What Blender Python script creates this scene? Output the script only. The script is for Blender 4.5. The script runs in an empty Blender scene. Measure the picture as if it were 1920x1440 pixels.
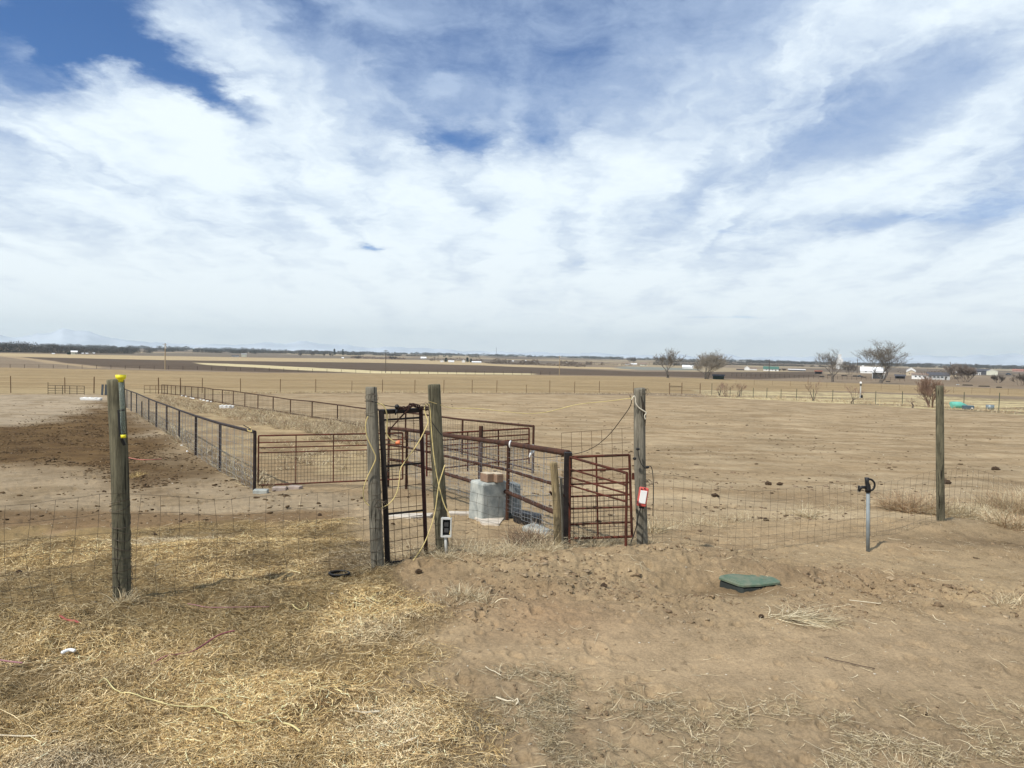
import bpy, math, random
import numpy as np
from mathutils import Vector, Matrix
random.seed(7); RNG = np.random.default_rng(11)
S = bpy.context.scene
COL = S.collection
R = math.radians

# ------------------------------------------------------------------ camera
CAMZ = 1.9
F = 1400.0                                   # focal length in photo pixels (1920 wide)
PITCH = math.atan(53 / F); ROLL = R(1.25)
_u0 = Vector((0, math.sin(PITCH), math.cos(PITCH))); _r0 = Vector((1, 0, 0))
FWD = Vector((0, math.cos(PITCH), -math.sin(PITCH)))
UP = _u0 * math.cos(ROLL) - _r0 * math.sin(ROLL)
RT = _r0 * math.cos(ROLL) + _u0 * math.sin(ROLL)
cd = bpy.data.cameras.new('camera'); cam = bpy.data.objects.new('camera', cd); COL.objects.link(cam)
M = Matrix.Identity(4)
for i in range(3):
    M[i][0] = RT[i]; M[i][1] = UP[i]; M[i][2] = -FWD[i]
M[2][3] = CAMZ
cam.matrix_world = M
cd.sensor_width = 36; cd.lens = 36 * F / 1920; cd.clip_start = 0.05; cd.clip_end = 60000
S.camera = cam

# ------------------------------------------------------------------ light
S.view_settings.view_transform = 'Standard'; S.view_settings.look = 'None'
S.view_settings.gamma = 1; S.view_settings.exposure = 0.18
SUND = Vector((0.72, 0.69, 0)).normalized(); ELEV = R(52)
sd = bpy.data.lights.new('sun', 'SUN'); sd.energy = 4.3; sd.angle = R(0.6); sd.color = (1.0, 0.95, 0.87)
sun = bpy.data.objects.new('sun', sd); COL.objects.link(sun)
sun.rotation_euler = Vector((SUND.x * math.cos(ELEV), SUND.y * math.cos(ELEV), -math.sin(ELEV))).to_track_quat('-Z', 'Y').to_euler()
SKY_STRENGTH = 0.1

def ray(px, py):
    return (FWD * F + RT * (px - 960) + UP * (720 - py)).normalized()

W = bpy.data.worlds.new('World'); S.world = W; W.use_nodes = True
nt = W.node_tree; nt.nodes.clear()
class NB:
    """small node helper"""
    def __init__(s, nt): s.nt = nt
    def n(s, t, **k):
        x = s.nt.nodes.new(t)
        for a, b in k.items(): setattr(x, a, b)
        return x
    def put(s, sock, v):
        if hasattr(v, 'is_output') or isinstance(v, bpy.types.NodeSocket): s.nt.links.new(v, sock)
        else: sock.default_value = v
    def m(s, op, a, b=None, c=None, clamp=False):
        x = s.n('ShaderNodeMath', operation=op, use_clamp=clamp)
        s.put(x.inputs[0], a)
        if b is not None: s.put(x.inputs[1], b)
        if c is not None: s.put(x.inputs[2], c)
        return x.outputs[0]
    def v(s, op, a, b=None, sc=None):
        x = s.n('ShaderNodeVectorMath', operation=op)
        s.put(x.inputs[0], a)
        if b is not None: s.put(x.inputs[1], b)
        if sc is not None: s.put(x.inputs['Scale'], sc)
        return x.outputs['Value'] if op in ('DOT_PRODUCT', 'LENGTH') else x.outputs['Vector']
    def noise(s, vec, scale, detail=4, rough=0.5, dist=0.0, color=False):
        x = s.n('ShaderNodeTexNoise'); s.put(x.inputs['Vector'], vec)
        x.inputs['Scale'].default_value = scale; x.inputs['Detail'].default_value = detail
        x.inputs['Roughness'].default_value = rough; x.inputs['Distortion'].default_value = dist
        return x.outputs['Color' if color else 0]
    def step(s, v, a, b, lo=0.0, hi=1.0):
        x = s.n('ShaderNodeMapRange', interpolation_type='SMOOTHSTEP')
        s.put(x.inputs[0], v); x.inputs[1].default_value = a; x.inputs[2].default_value = b
        x.inputs[3].default_value = lo; x.inputs[4].default_value = hi
        return x.outputs[0]
    def mix(s, f, a, b, bt='MIX'):
        x = s.n('ShaderNodeMix', data_type='RGBA', blend_type=bt)
        s.put(x.inputs[0], f)
        s.put(x.inputs[6], a if not isinstance(a, tuple) else (*a[:3], 1)); s.put(x.inputs[7], b if not isinstance(b, tuple) else (*b[:3], 1))
        return x.outputs[2]

b = NB(nt)
sky = b.n('ShaderNodeTexSky', sky_type='NISHITA'); sky.sun_disc = False
sky.sun_elevation = ELEV; sky.sun_rotation = math.atan2(-SUND.x, -SUND.y); sky.altitude = 1500; sky.dust_density = 0.4; sky.ozone_density = 2.5
dirn = b.n('ShaderNodeTexCoord').outputs['Generated']
sep = b.n('ShaderNodeSeparateXYZ'); b.put(sep.inputs[0], dirn)
ZS = 0.16
den = b.m('ADD', b.m('MAXIMUM', sep.outputs[2], 0.0), ZS)
cmb = b.n('ShaderNodeCombineXYZ')
b.put(cmb.inputs[0], b.m('DIVIDE', sep.outputs[0], den)); b.put(cmb.inputs[1], b.m('DIVIDE', sep.outputs[1], den))
P = cmb.outputs[0]
def sp(px, py):                              # position of a sky direction in the cloud layer
    d = ray(px, py); return np.array([d.x / (max(d.z, 0) + ZS), d.y / (max(d.z, 0) + ZS)])
warp = b.v('SCALE', b.v('SUBTRACT', b.noise(P, 2.6, 7, 0.62, color=True), (0.5, 0.5, 0.5)), sc=0.34)
PW = b.v('ADD', P, warp)
warp2 = b.v('SCALE', b.v('SUBTRACT', b.noise(P, 9.0, 5, 0.6, color=True), (0.5, 0.5, 0.5)), sc=0.10)
PW = b.v('ADD', PW, warp2)
def blob(cx, cy, ax, ay, bx, by):            # soft ellipse of the cloud layer: centre and two half-axes in view angles
    c = sp(cx, cy); A = np.array([sp(cx + ax, cy + ay) - c, sp(cx + bx, cy + by) - c]).T
    I = np.linalg.inv(A)
    d = b.v('SUBTRACT', PW, (c[0], c[1], 0))
    u = b.v('DOT_PRODUCT', d, (I[0, 0], I[0, 1], 0)); w = b.v('DOT_PRODUCT', d, (I[1, 0], I[1, 1], 0))
    q = b.m('ADD', b.m('MULTIPLY', u, u), b.m('MULTIPLY', w, w))
    return b.m('POWER', 2.718, b.m('MULTIPLY', q, -1.0))
rot = b.n('ShaderNodeMapping'); rot.inputs['Rotation'].default_value = (0, 0, R(-28)); rot.inputs['Scale'].default_value = (2.6, 0.75, 1)
b.put(rot.inputs[0], PW)
n_big = b.noise(PW, 1.5, 8, 0.6, 0.3)
n_str = b.noise(rot.outputs[0], 1.3, 7, 0.55, 0.5)
n_fin = b.noise(P, 7.0, 8, 0.68, 0.6)
cov = b.m('ADD', b.step(sep.outputs[2], 0.22, 0.50, 0.88, 0.74), b.m('MULTIPLY', b.m('SUBTRACT', n_big, 0.5), 1.0))
cov = b.m('ADD', cov, b.m('MULTIPLY', b.m('SUBTRACT', n_str, 0.5), 0.7))
cov = b.m('ADD', cov, b.m('MULTIPLY', b.m('SUBTRACT', n_fin, 0.5), 0.55))
BL = [  # amount, centre, half axes (view angles written as photo pixels)
    (-1.7, 130, 70, 150, -20, 10, 75), (-0.9, 320, 130, 110, 50, -18, 34), (-0.5, 400, 185, 50, 22, -10, 22),
    (-0.24, 850, 110, 260, 60, -30, 90), (-0.10, 1110, 140, 120, 110, -90, 60), (-0.55, 850, 275, 80, 25, -10, 28),
    (-0.08, 1120, 60, 60, 80, -60, 30), (-0.42, 1000, 260, 90, 10, 0, 30), (-0.30, 620, 40, 200, 30, -10, 60), (-0.9, 692, 458, 26, 0, 0, 7),
    (-0.17, 1650, 180, 300, -150, 30, 55), (-0.26, 1500, 285, 190, -80, 20, 35), (-0.33, 1760, 400, 260, -30, 0, 24), (-0.30, 1350, 420, 220, 20, 0, 30),
    (-0.55, 1370, 592, 90, 0, 0, 3.0), (-0.22, 1150, 490, 200, 10, 0, 25),
    (0.45, 240, 240, 200, 40, -20, 70), (0.55, 40, 100, 40, 10, 0, 30), (0.5, 225, 110, 30, 8, 0, 25), (0.45, 700, 25, 110, 10, 0, 35), (0.35, 1440, 130, 260, -150, 30, 60),
    (0.40, 1800, 260, 220, -110, 20, 40), (0.32, 1250, 310, 150, 10, 0, 60), (0.3, 480, 120, 200, 110, -20, 60), (0.25, 960, 190, 30, -60, 15, 12), (0.45, 835, 160, 32, 0, 0, 15),
    (0.3, 1500, 370, 260, -40, 0, 26), (0.3, 900, 400, 300, 0, 0, 80), (0.3, 300, 560, 500, 0, 0, 60),
]
for amt, cx, cy, ax, ay, bx, by in BL:
    cov = b.m('ADD', cov, b.m('MULTIPLY', blob(cx, cy, ax, ay, bx, by), amt))
hz = b.step(sep.outputs[2], 0.30, 0.03)                     # the layer closes up towards the horizon
cov = b.m('ADD', cov, b.m('MULTIPLY', hz, 0.40))
alpha = b.step(cov, 0.16, 0.98)
tone = b.m('ADD', b.m('MULTIPLY', b.m('SUBTRACT', n_str, 0.5), 1.5), b.m('MULTIPLY', b.m('SUBTRACT', b.noise(PW, 3.1, 6, 0.6), 0.5), 1.1))
tone = b.m('ADD', tone, b.m('MULTIPLY', cov, 0.62))
for amt, q_ in ((-0.62, (900, 90, 420, 40, -30, 120)), (-0.42, (1690, 210, 280, -140, 30, 60)), (-0.35, (1480, 300, 200, -80, 20, 40)), (-0.3, (1700, 420, 300, -20, 0, 26))): tone = b.m('ADD', tone, b.m('MULTIPLY', blob(*q_), amt))
tone = b.step(tone, 0.05, 1.0)
K = 1 / SKY_STRENGTH
ccol = b.mix(tone, (0.38 * K, 0.49 * K, 0.68 * K), (0.82 * K, 0.91 * K, 0.97 * K))
low = b.step(sep.outputs[2], 0.20, 0.02)
ccol = b.mix(b.m('MULTIPLY', low, 0.75), ccol, (0.86 * K, 0.92 * K, 0.94 * K))
blue = b.mix(1.0, sky.outputs[0], (0.34, 0.66, 1.0), 'MULTIPLY')
fin = b.mix(alpha, blue, ccol)
bg = b.n('ShaderNodeBackground'); b.put(bg.inputs[0], fin); bg.inputs[1].default_value = SKY_STRENGTH
wo = b.n('ShaderNodeOutputWorld'); nt.links.new(bg.outputs[0], wo.inputs[0])

# ------------------------------------------------------------------ numpy noise and the terrain
def vnoise(x, y, seed=0):
    x = np.asarray(x, float); y = np.asarray(y, float)
    xi = np.floor(x).astype(np.int64); yi = np.floor(y).astype(np.int64)
    fx = x - xi; fy = y - yi; fx = fx * fx * (3 - 2 * fx); fy = fy * fy * (3 - 2 * fy)
    def h(a, c):
        n = (a * 374761393 + c * 668265263 + seed * 2147483647) & 0xFFFFFFFF
        n = ((n ^ (n >> 13)) * 1274126177) & 0xFFFFFFFF
        return ((n ^ (n >> 16)) & 0xFFFF) / 65535.0
    return (h(xi, yi) * (1 - fx) + h(xi + 1, yi) * fx) * (1 - fy) + (h(xi, yi + 1) * (1 - fx) + h(xi + 1, yi + 1) * fx) * fy
def fbm(x, y, o=4, seed=0):
    s = 0; a = 1; t = 0
    for i in range(o):
        s = s + a * vnoise(x * 2 ** i, y * 2 ** i, seed + i * 17); t += a; a *= 0.5
    return s / t
def sstep(v, a, c):
    t = np.clip((v - a) / (c - a), 0, 1); return t * t * (3 - 2 * t)
_hr = np.log([1, 6.5, 8, 10, 13.4, 16.6, 20.7, 27, 33, 39, 62, 120, 285, 400, 900, 1800, 3200, 6000, 15000])
_hh = np.array([1.9, 1.9, 1.98, 2.2, 2.54, 2.76, 3.0, 3.2, 3.36, 3.5, 4.0, 5.5, 9.2, 10.5, 12.5, 12.5, 10, 4, 5])
def g2(x, y, cx, cy, sx, sy, a=0.0):
    c, s_ = math.cos(a), math.sin(a); u = (x - cx) * c + (y - cy) * s_; v = -(x - cx) * s_ + (y - cy) * c
    return np.exp(-(u / sx) ** 2 - (v / sy) ** 2)
def H(x, y):
    x = np.asarray(x, float); y = np.asarray(y, float)
    r = np.hypot(x * 0.8, y) + 0.5 * np.maximum(-y, 0) + 0.8
    z = CAMZ - np.interp(np.log(np.maximum(r, 1)), _hr, _hh)
    near = np.exp(-(r / 26) ** 2)
    z = z + near * (fbm(x * 0.55, y * 0.55, 3, 5) - 0.5) * 0.13
    z = z + 0.13 * g2(x, y, 1.3, 7.0, 1.5, 0.6, 0.12) + 0.07 * g2(x, y, -0.2, 6.7, 0.9, 0.5)
    z = z + 0.13 * g2(x, y, -4.3, 7.3, 2.6, 0.55, 0.12) - 0.06 * g2(x, y, -3.6, 8.9, 3.5, 0.7)
    z = z + 0.12 * g2(x, y, 6.0, 8.9, 2.2, 0.5, -0.1) - 0.09 * g2(x, y, 1.5, 6.3, 0.5, 0.28) + 0.05 * g2(x, y, 3.0, 6.9, 0.8, 0.3) - 0.055 * g2(x, y, 2.12, 6.32, 0.45, 0.25) + 0.30 * g2(x, y, 6.5, 10.4, 2.6, 1.0) + 0.12 * g2(x, y, 1.8, 7.6, 0.75, 0.5)
    z = z + 0.10 * g2(x, y, -3.2, 5.0, 1.6, 0.6, 0.2)
    mid = sstep(r, 14, 60) * (1 - sstep(r, 250, 500))
    z = z + mid * (fbm(x * 0.05, y * 0.05, 3, 9) - 0.5) * 0.25
    far = sstep(r, 900, 3000)
    z = z + far * (fbm(x * 0.0006, y * 0.0006, 3, 3) - 0.45) * 9
    return z
_T = np.exp(np.linspace(math.log(0.8), math.log(15000), 6000))
def G(px, py):
    """where the view ray through a photo pixel meets the ground"""
    d = ray(px, py); X = d.x * _T; Y = d.y * _T; Z = CAMZ + d.z * _T
    below = np.nonzero(Z < H(X, Y))[0]
    if len(below) == 0: t = 9000.0
    else:
        k = below[0]; lo, hi = (_T[k - 1] if k else 0.5), _T[k]
        for _ in range(30):
            t = (lo + hi) / 2
            if CAMZ + d.z * t < float(H(d.x * t, d.y * t)): hi = t
            else: lo = t
    return Vector((d.x * t, d.y * t, float(H(d.x * t, d.y * t))))
def WP(px, py, D):
    """point of the view ray at depth D metres in front of the camera"""
    d = FWD * F + RT * (px - 960) + UP * (720 - py); d = d / F
    t = D / d.y; return Vector((d.x * t, d.y * t, CAMZ + d.z * t))
def topz(base, py):
    """height above `base` at which a vertical line reaches photo row py"""
    # solve (720-py)/F = (d.UP)/(d.FWD)
    k = (720 - py) / F
    bx = base - Vector((0, 0, CAMZ))
    # (bx.UP + h*UP.z) = k (bx.FWD + h*FWD.z)
    return (k * bx.dot(FWD) - bx.dot(UP)) / (UP.z - k * FWD.z)
def depth(p): return (p - Vector((0, 0, CAMZ))).dot(FWD)
def zg(x, y): return float(H(x, y))

# ------------------------------------------------------------------ materials
def srgb(r, g, b_): return tuple(((c / 255) ** 2.2) for c in (r, g, b_))
MATS = {}
def mat(name, col, rough=0.9, metal=0.0, var=0.25, scale=6.0, col2=None, bump=0.0, bscale=None, stretch=(1, 1, 1), spec=0.3, attr=None):
    if name in MATS: return MATS[name]
    m = bpy.data.materials.new(name); m.use_nodes = True; t = m.node_tree; t.nodes.clear(); q = NB(t)
    p = q.n('ShaderNodeBsdfPrincipled'); o = q.n('ShaderNodeOutputMaterial'); t.links.new(p.outputs[0], o.inputs[0])
    p.inputs['Roughness'].default_value = rough; p.inputs['Metallic'].default_value = metal; p.inputs['Specular IOR Level'].default_value = spec
    tc = q.n('ShaderNodeTexCoord').outputs['Object']
    mp = q.n('ShaderNodeMapping'); q.put(mp.inputs[0], tc); mp.inputs['Scale'].default_value = stretch
    n1 = q.noise(mp.outputs[0], scale, 6, 0.65)
    c2 = col2 or tuple(c * (1 - var) for c in col)
    c1 = col if col2 else tuple(min(1, c * (1 + var * 0.6)) for c in col)
    f = q.step(n1, 0.32, 0.68)
    if attr:
        a = q.n('ShaderNodeAttribute'); a.attribute_name = attr
        cc = q.mix(1.0, a.outputs['Color'], q.mix(f, (1 - var,) * 3, (1 + var * 0.5,) * 3), 'MULTIPLY')
    else: cc = q.mix(f, c2, c1)
    q.put(p.inputs['Base Color'], cc)
    if bump:
        bp = q.n('ShaderNodeBump'); bp.inputs['Strength'].default_value = bump; bp.inputs['Distance'].default_value = 0.02
        q.put(bp.inputs['Height'], q.noise(mp.outputs[0], bscale or scale * 3, 6, 0.7)); q.put(p.inputs['Normal'], bp.outputs[0])
    MATS[name] = m; return m

def wood_mat(name, ca, cb, crack=(0.02, 0.018, 0.012)):
    m = bpy.data.materials.new(name); m.use_nodes = True; t = m.node_tree; t.nodes.clear(); q = NB(t)
    p = q.n('ShaderNodeBsdfPrincipled'); o = q.n('ShaderNodeOutputMaterial'); t.links.new(p.outputs[0], o.inputs[0])
    p.inputs['Roughness'].default_value = 0.9; p.inputs['Specular IOR Level'].default_value = 0.2
    tc = q.n('ShaderNodeTexCoord').outputs['Object']
    mp = q.n('ShaderNodeMapping'); q.put(mp.inputs[0], tc); mp.inputs['Scale'].default_value = (1, 1, 0.06)
    mp2 = q.n('ShaderNodeMapping'); q.put(mp2.inputs[0], tc); mp2.inputs['Scale'].default_value = (1, 1, 0.35)
    g = q.noise(mp.outputs[0], 42, 8, 0.75, 0.8); blot = q.noise(mp2.outputs[0], 14, 6, 0.65)
    base = q.mix(q.step(blot, 0.3, 0.7), cb, ca)
    grain = q.mix(q.step(g, 0.25, 0.75), (0.45, 0.45, 0.45), (1.35, 1.35, 1.35))
    c = q.mix(1.0, base, grain, 'MULTIPLY')
    ck = q.noise(mp.outputs[0], 24, 3, 0.5, 1.5)
    c = q.mix(q.step(ck, 0.41, 0.36), c, crack)
    kn = q.n('ShaderNodeTexVoronoi'); kn.inputs['Scale'].default_value = 3.6; q.put(kn.inputs['Vector'], tc)
    c = q.mix(q.step(kn.outputs['Distance'], 0.085, 0.045), c, (0.06, 0.045, 0.025))
    q.put(p.inputs['Base Color'], c)
    bp = q.n('ShaderNodeBump'); bp.inputs['Strength'].default_value = 0.7; bp.inputs['Distance'].default_value = 0.01
    q.put(bp.inputs['Height'], q.m('ADD', g, q.step(ck, 0.30, 0.4))); q.put(p.inputs['Normal'], bp.outputs[0])
    MATS[name] = m; return m

# ------------------------------------------------------------------ mesh builder
ORG = {}
def tag(o, label=None, cat=None, group=None, kind=None):
    if label: o['label'] = label
    if cat: o['category'] = cat
    if group: o['group'] = group
    if kind: o['kind'] = kind
    return o
def thing(name, loc, label, cat, group=None):
    o = bpy.data.objects.new(name, None); COL.objects.link(o); o.location = loc; o.empty_display_size = 0.1
    ORG[o.name] = Vector(loc); return tag(o, label, cat, group)
class MB:
    def __init__(s): s.v = []; s.f = []
    def tube(s, pts, r, n=8, cap=True, flat=1.0):
        pts = [Vector(p) for p in pts]; k = len(pts); rr = r if isinstance(r, (list, tuple)) else [r] * k
        base = len(s.v); prev = None
        for i, p in enumerate(pts):
            a = pts[max(i - 1, 0)]; c = pts[min(i + 1, k - 1)]; d = (c - a)
            d = d.normalized() if d.length > 1e-9 else Vector((0, 0, 1))
            if prev is None: x = d.orthogonal().normalized()
            else:
                x = prev - d * prev.dot(d); x = x.normalized() if x.length > 1e-6 else d.orthogonal().normalized()
            prev = x; y = d.cross(x)
            for j in range(n):
                t = 2 * math.pi * j / n; s.v.append(tuple(p + (x * math.cos(t) + y * math.sin(t) * flat) * rr[i]))
        for i in range(k - 1):
            for j in range(n):
                a = base + i * n + j; c = base + i * n + (j + 1) % n; s.f.append((a, c, c + n, a + n))
        if cap and n > 2:
            s.f.append(tuple(base + j for j in range(n))[::-1]); s.f.append(tuple(base + (k - 1) * n + j for j in range(n)))
        return s
    def box(s, c, sz, rz=0.0, rx=0.0, ry=0.0, taper=1.0):
        m = Matrix.Rotation(rz, 3, 'Z') @ Matrix.Rotation(ry, 3, 'Y') @ Matrix.Rotation(rx, 3, 'X'); c = Vector(c); b0 = len(s.v)
        for dz in (-1, 1):
            k = taper if dz > 0 else 1
            for dx, dy in ((-1, -1), (1, -1), (1, 1), (-1, 1)):
                s.v.append(tuple(c + m @ Vector((dx * sz[0] / 2 * k, dy * sz[1] / 2 * k, dz * sz[2] / 2))))
        for q in ((0, 3, 2, 1), (4, 5, 6, 7), (0, 1, 5, 4), (1, 2, 6, 5), (2, 3, 7, 6), (3, 0, 4, 7)): s.f.append(tuple(b0 + i for i in q))
        return s
    def poly(s, pts):
        b0 = len(s.v); s.v += [tuple(p) for p in pts]; s.f.append(tuple(range(b0, b0 + len(pts)))); return s
    def prism(s, pts, h):
        """closed outline (world points) extruded by vector h"""
        h = Vector(h); n = len(pts); b0 = len(s.v)
        s.v += [tuple(p) for p in pts] + [tuple(Vector(p) + h) for p in pts]
        s.f.append(tuple(b0 + i for i in range(n))[::-1]); s.f.append(tuple(b0 + n + i for i in range(n)))
        for i in range(n): j = (i + 1) % n; s.f.append((b0 + i, b0 + j, b0 + n + j, b0 + n + i))
        return s
    def blob(s, c, r, seed=0, lump=0.25, u=10, w=7):
        rd = random.Random(seed); c = Vector(c); b0 = len(s.v)
        r = r if isinstance(r, (tuple, list)) else (r, r, r)
        for i in range(w + 1):
            th = math.pi * i / w
            for j in range(u):
                ph = 2 * math.pi * j / u; k = 1 + (rd.random() - 0.5) * lump
                s.v.append((c.x + r[0] * k * math.sin(th) * math.cos(ph), c.y + r[1] * k * math.sin(th) * math.sin(ph), c.z + r[2] * k * math.cos(th)))
        for i in range(w):
            for j in range(u):
                a = b0 + i * u + j; d = b0 + i * u + (j + 1) % u; s.f.append((a, a + u, d + u, d))
        return s
    def build(s, name, m, parent=None, origin=None, smooth=False, bevel=0):
        me = bpy.data.meshes.new(name)
        o3 = ORG[parent.name] if parent else Vector(origin if origin is not None else (0, 0, 0))
        me.from_pydata([(v[0] - o3.x, v[1] - o3.y, v[2] - o3.z) for v in s.v], [], s.f)
        me.materials.append(m)
        if smooth: me.polygons.foreach_set('use_smooth', [True] * len(me.polygons))
        me.update()
        o = bpy.data.objects.new(name, me); COL.objects.link(o)
        if parent: o.parent = parent
        else: o.location = o3
        ORG[o.name] = o3
        if bevel:
            md = o.modifiers.new('bevel', 'BEVEL'); md.width = bevel; md.segments = 2; md.limit_method = 'ANGLE'
        return o
def np_mesh(name, V, Fq, m, cols=None, origin=(0, 0, 0), smooth=False, parent=None):
    """numpy arrays to one mesh (Fq: n x 3 or n x 4)"""
    o3 = ORG[parent.name] if parent else Vector(origin)
    me = bpy.data.meshes.new(name); nv = len(V); nf, k = Fq.shape
    me.vertices.add(nv); me.vertices.foreach_set('co', (V - np.array(o3)).astype(np.float32).ravel())
    me.loops.add(nf * k); me.loops.foreach_set('vertex_index', Fq.astype(np.int32).ravel())
    me.polygons.add(nf); me.polygons.foreach_set('loop_start', (np.arange(nf) * k).astype(np.int32)); me.polygons.foreach_set('loop_total', np.full(nf, k, np.int32))
    if smooth: me.polygons.foreach_set('use_smooth', np.ones(nf, bool))
    me.materials.append(m)
    if cols is not None:
        a = me.color_attributes.new('tint', 'FLOAT_COLOR', 'POINT')
        c4 = np.ones((nv, 4), np.float32); c4[:, :3] = cols; a.data.foreach_set('color', c4.ravel())
    me.update(calc_edges=True); me.validate()
    o = bpy.data.objects.new(name, me); COL.objects.link(o)
    if parent: o.parent = parent
    else: o.location = o3
    ORG[o.name] = o3
    return o
def lerp(a, c, t): return a + (c - a) * t

# ------------------------------------------------------------------ ground
def wpoly(pts): return np.array([[g.x, g.y] for g in (G(*p) for p in pts)])
def pmask(poly, x, y, soft):
    """1 inside the world polygon, fading over `soft` metres"""
    n = len(poly); ins = np.zeros(x.shape, bool); dmin = np.full(x.shape, 1e18)
    for i in range(n):
        x1, y1 = poly[i]; x2, y2 = poly[(i + 1) % n]
        cond = ((y1 > y) != (y2 > y)); dy = (y2 - y1) if abs(y2 - y1) > 1e-9 else 1e-9
        ins ^= cond & (x < (x2 - x1) * (y - y1) / dy + x1)
        L = (x2 - x1) ** 2 + (y2 - y1) ** 2 + 1e-9
        t = np.clip(((x - x1) * (x2 - x1) + (y - y1) * (y2 - y1)) / L, 0, 1)
        dmin = np.minimum(dmin, (x - x1 - t * (x2 - x1)) ** 2 + (y - y1 - t * (y2 - y1)) ** 2)
    d = np.sqrt(dmin) * np.where(ins, 1, -1)
    return sstep(d, -soft, soft)

HAY = wpoly([(-500, 1000), (0, 990), (120, 1003), (180, 988), (250, 992), (440, 975), (560, 978), (640, 972), (690, 990), (712, 1050), (790, 1100), (860, 1180), (800, 1260), (850, 1340), (900, 1500), (960, 1900), (-1500, 1900), (-900, 1200)])
GOLD = wpoly([(-300, 1130), (60, 1150), (330, 1140), (480, 1120), (640, 1085), (720, 1085), (760, 1120), (640, 1180), (520, 1230), (480, 1290), (300, 1240), (60, 1250), (-300, 1290)])
WEEDA = wpoly([(930, 1300), (1080, 1270), (1300, 1320), (1330, 1400), (1250, 1480), (880, 1480), (880, 1380)])
WEEDB = wpoly([(1270, 1390), (1400, 1330), (1560, 1335), (1700, 1330), (1990, 1335), (1990, 1500), (1250, 1500)])
SMOOTH = wpoly([(1150, 1170), (1400, 1150), (1990, 1150), (1990, 1330), (1500, 1320), (1250, 1290), (1000, 1250), (880, 1230)])
MANURE = wpoly([(40, 800), (150, 775), (200, 750), (245, 775), (290, 815), (330, 850), (392, 893), (330, 922), (230, 890), (130, 880), (40, 872), (-120, 868), (-160, 812), (-40, 798)])
CORRAL = wpoly([(-400, 742), (190, 740), (250, 775), (330, 835), (470, 915), (700, 930), (700, 985), (440, 978), (0, 990), (-500, 1000)])
DAMP = wpoly([(-400, 965), (100, 958), (440, 962), (640, 955), (660, 975), (440, 988), (0, 1003), (-400, 1010)])
ALLEY = wpoly([(245, 740), (300, 737), (345, 741), (440, 762), (540, 773), (690, 802), (760, 815), (760, 885), (490, 905), (400, 865), (320, 812)])
LOT = wpoly([(-900, 741), (200, 739), (420, 740), (760, 737), (1200, 741), (1330, 745), (1560, 756), (1990, 783), (2600, 830), (2600, 1100), (1200, 1050), (700, 1040), (-900, 1100)])
STRIPR = wpoly([(1300, 731), (1560, 735), (1990, 752), (2600, 790), (2600, 830), (1990, 783), (1560, 756), (1330, 745)])
GFIELD = wpoly([(-900, 697), (0, 689), (200, 693), (480, 699), (800, 701), (1200, 706), (1400, 712), (1700, 722), (1990, 732), (2600, 762), (2600, 780), (1990, 746), (1560, 733), (1200, 737), (760, 737), (300, 739), (-900, 741)])
DARKF = wpoly([(30, 669), (300, 675), (700, 680), (900, 685), (1200, 697), (1540, 697), (1560, 706), (1420, 711), (1240, 705.5), (900, 700.5), (500, 698), (300, 692), (190, 688)])
PALE1 = wpoly([(370, 680), (480, 684), (600, 690), (720, 696), (1000, 700.5), (1000, 702.5), (700, 700), (560, 694), (370, 683)])
TANF = wpoly([(-500, 655), (0, 662), (500, 671), (870, 676), (930, 683), (1180, 690), (1200, 694), (900, 686), (600, 679), (300, 675), (0, 668), (-500, 660)])
TRACK = wpoly([(0, 668), (40, 669), (195, 690), (165, 690)])
PLOW2 = wpoly([(120, 661), (480, 662), (560, 665), (900, 675), (500, 670), (260, 667)])
YARDR = wpoly([(1540, 700), (1700, 704), (1990, 712), (2300, 720), (2300, 735), (1990, 728), (1700, 718), (1540, 710)])
GRN = wpoly([(1170, 687), (1290, 690), (1320, 694), (1200, 694), (1150, 690)])

def zones(x, y):
    r = np.hypot(x, y)
    wx = (fbm(x * 1.3, y * 1.3, 3, 21) - 0.5) * 0.9; wy = (fbm(x * 1.3, y * 1.3, 3, 22) - 0.5) * 0.9
    nr = r < 14
    Z = {}
    for k, P_, s_, w_ in (('hay', HAY, 0.22, 1), ('gold', GOLD, 0.3, 1), ('weeda', WEEDA, 0.25, 1), ('weedb', WEEDB, 0.3, 1), ('smooth', SMOOTH, 0.5, 0.6)):
        m = np.zeros(x.shape); m[nr] = pmask(P_, (x + wx * w_)[nr], (y + wy * w_)[nr], s_); Z[k] = m
    return Z
def dents(x, y, cell, rad, deep, seed, prob):
    """trodden hollows: one possible print per cell"""
    xi = np.floor(x / cell); yi = np.floor(y / cell); z = np.zeros(x.shape)
    for dx in (-1, 0, 1):
        for dy in (-1, 0, 1):
            cx, cy = xi + dx, yi + dy; jx = vnoise(cx, cy, seed); jy = vnoise(cx, cy, seed + 1); on = vnoise(cx, cy, seed + 2) < prob; sz = .6 + .8 * vnoise(cx, cy, seed + 3)
            a = vnoise(cx, cy, seed + 4) * 6.28; px_ = x - (cx + .15 + .7 * jx) * cell; py_ = y - (cy + .15 + .7 * jy) * cell
            u = (px_ * np.cos(a) + py_ * np.sin(a)) / (rad * sz); v = (-px_ * np.sin(a) + py_ * np.cos(a)) / (rad * sz * .62); q = np.sqrt(u * u + v * v)
            z += on * (-deep * (1 - sstep(q, .55, 1.0)) + deep * .55 * np.exp(-((q - 1.15) / .22) ** 2))
    return z
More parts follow.
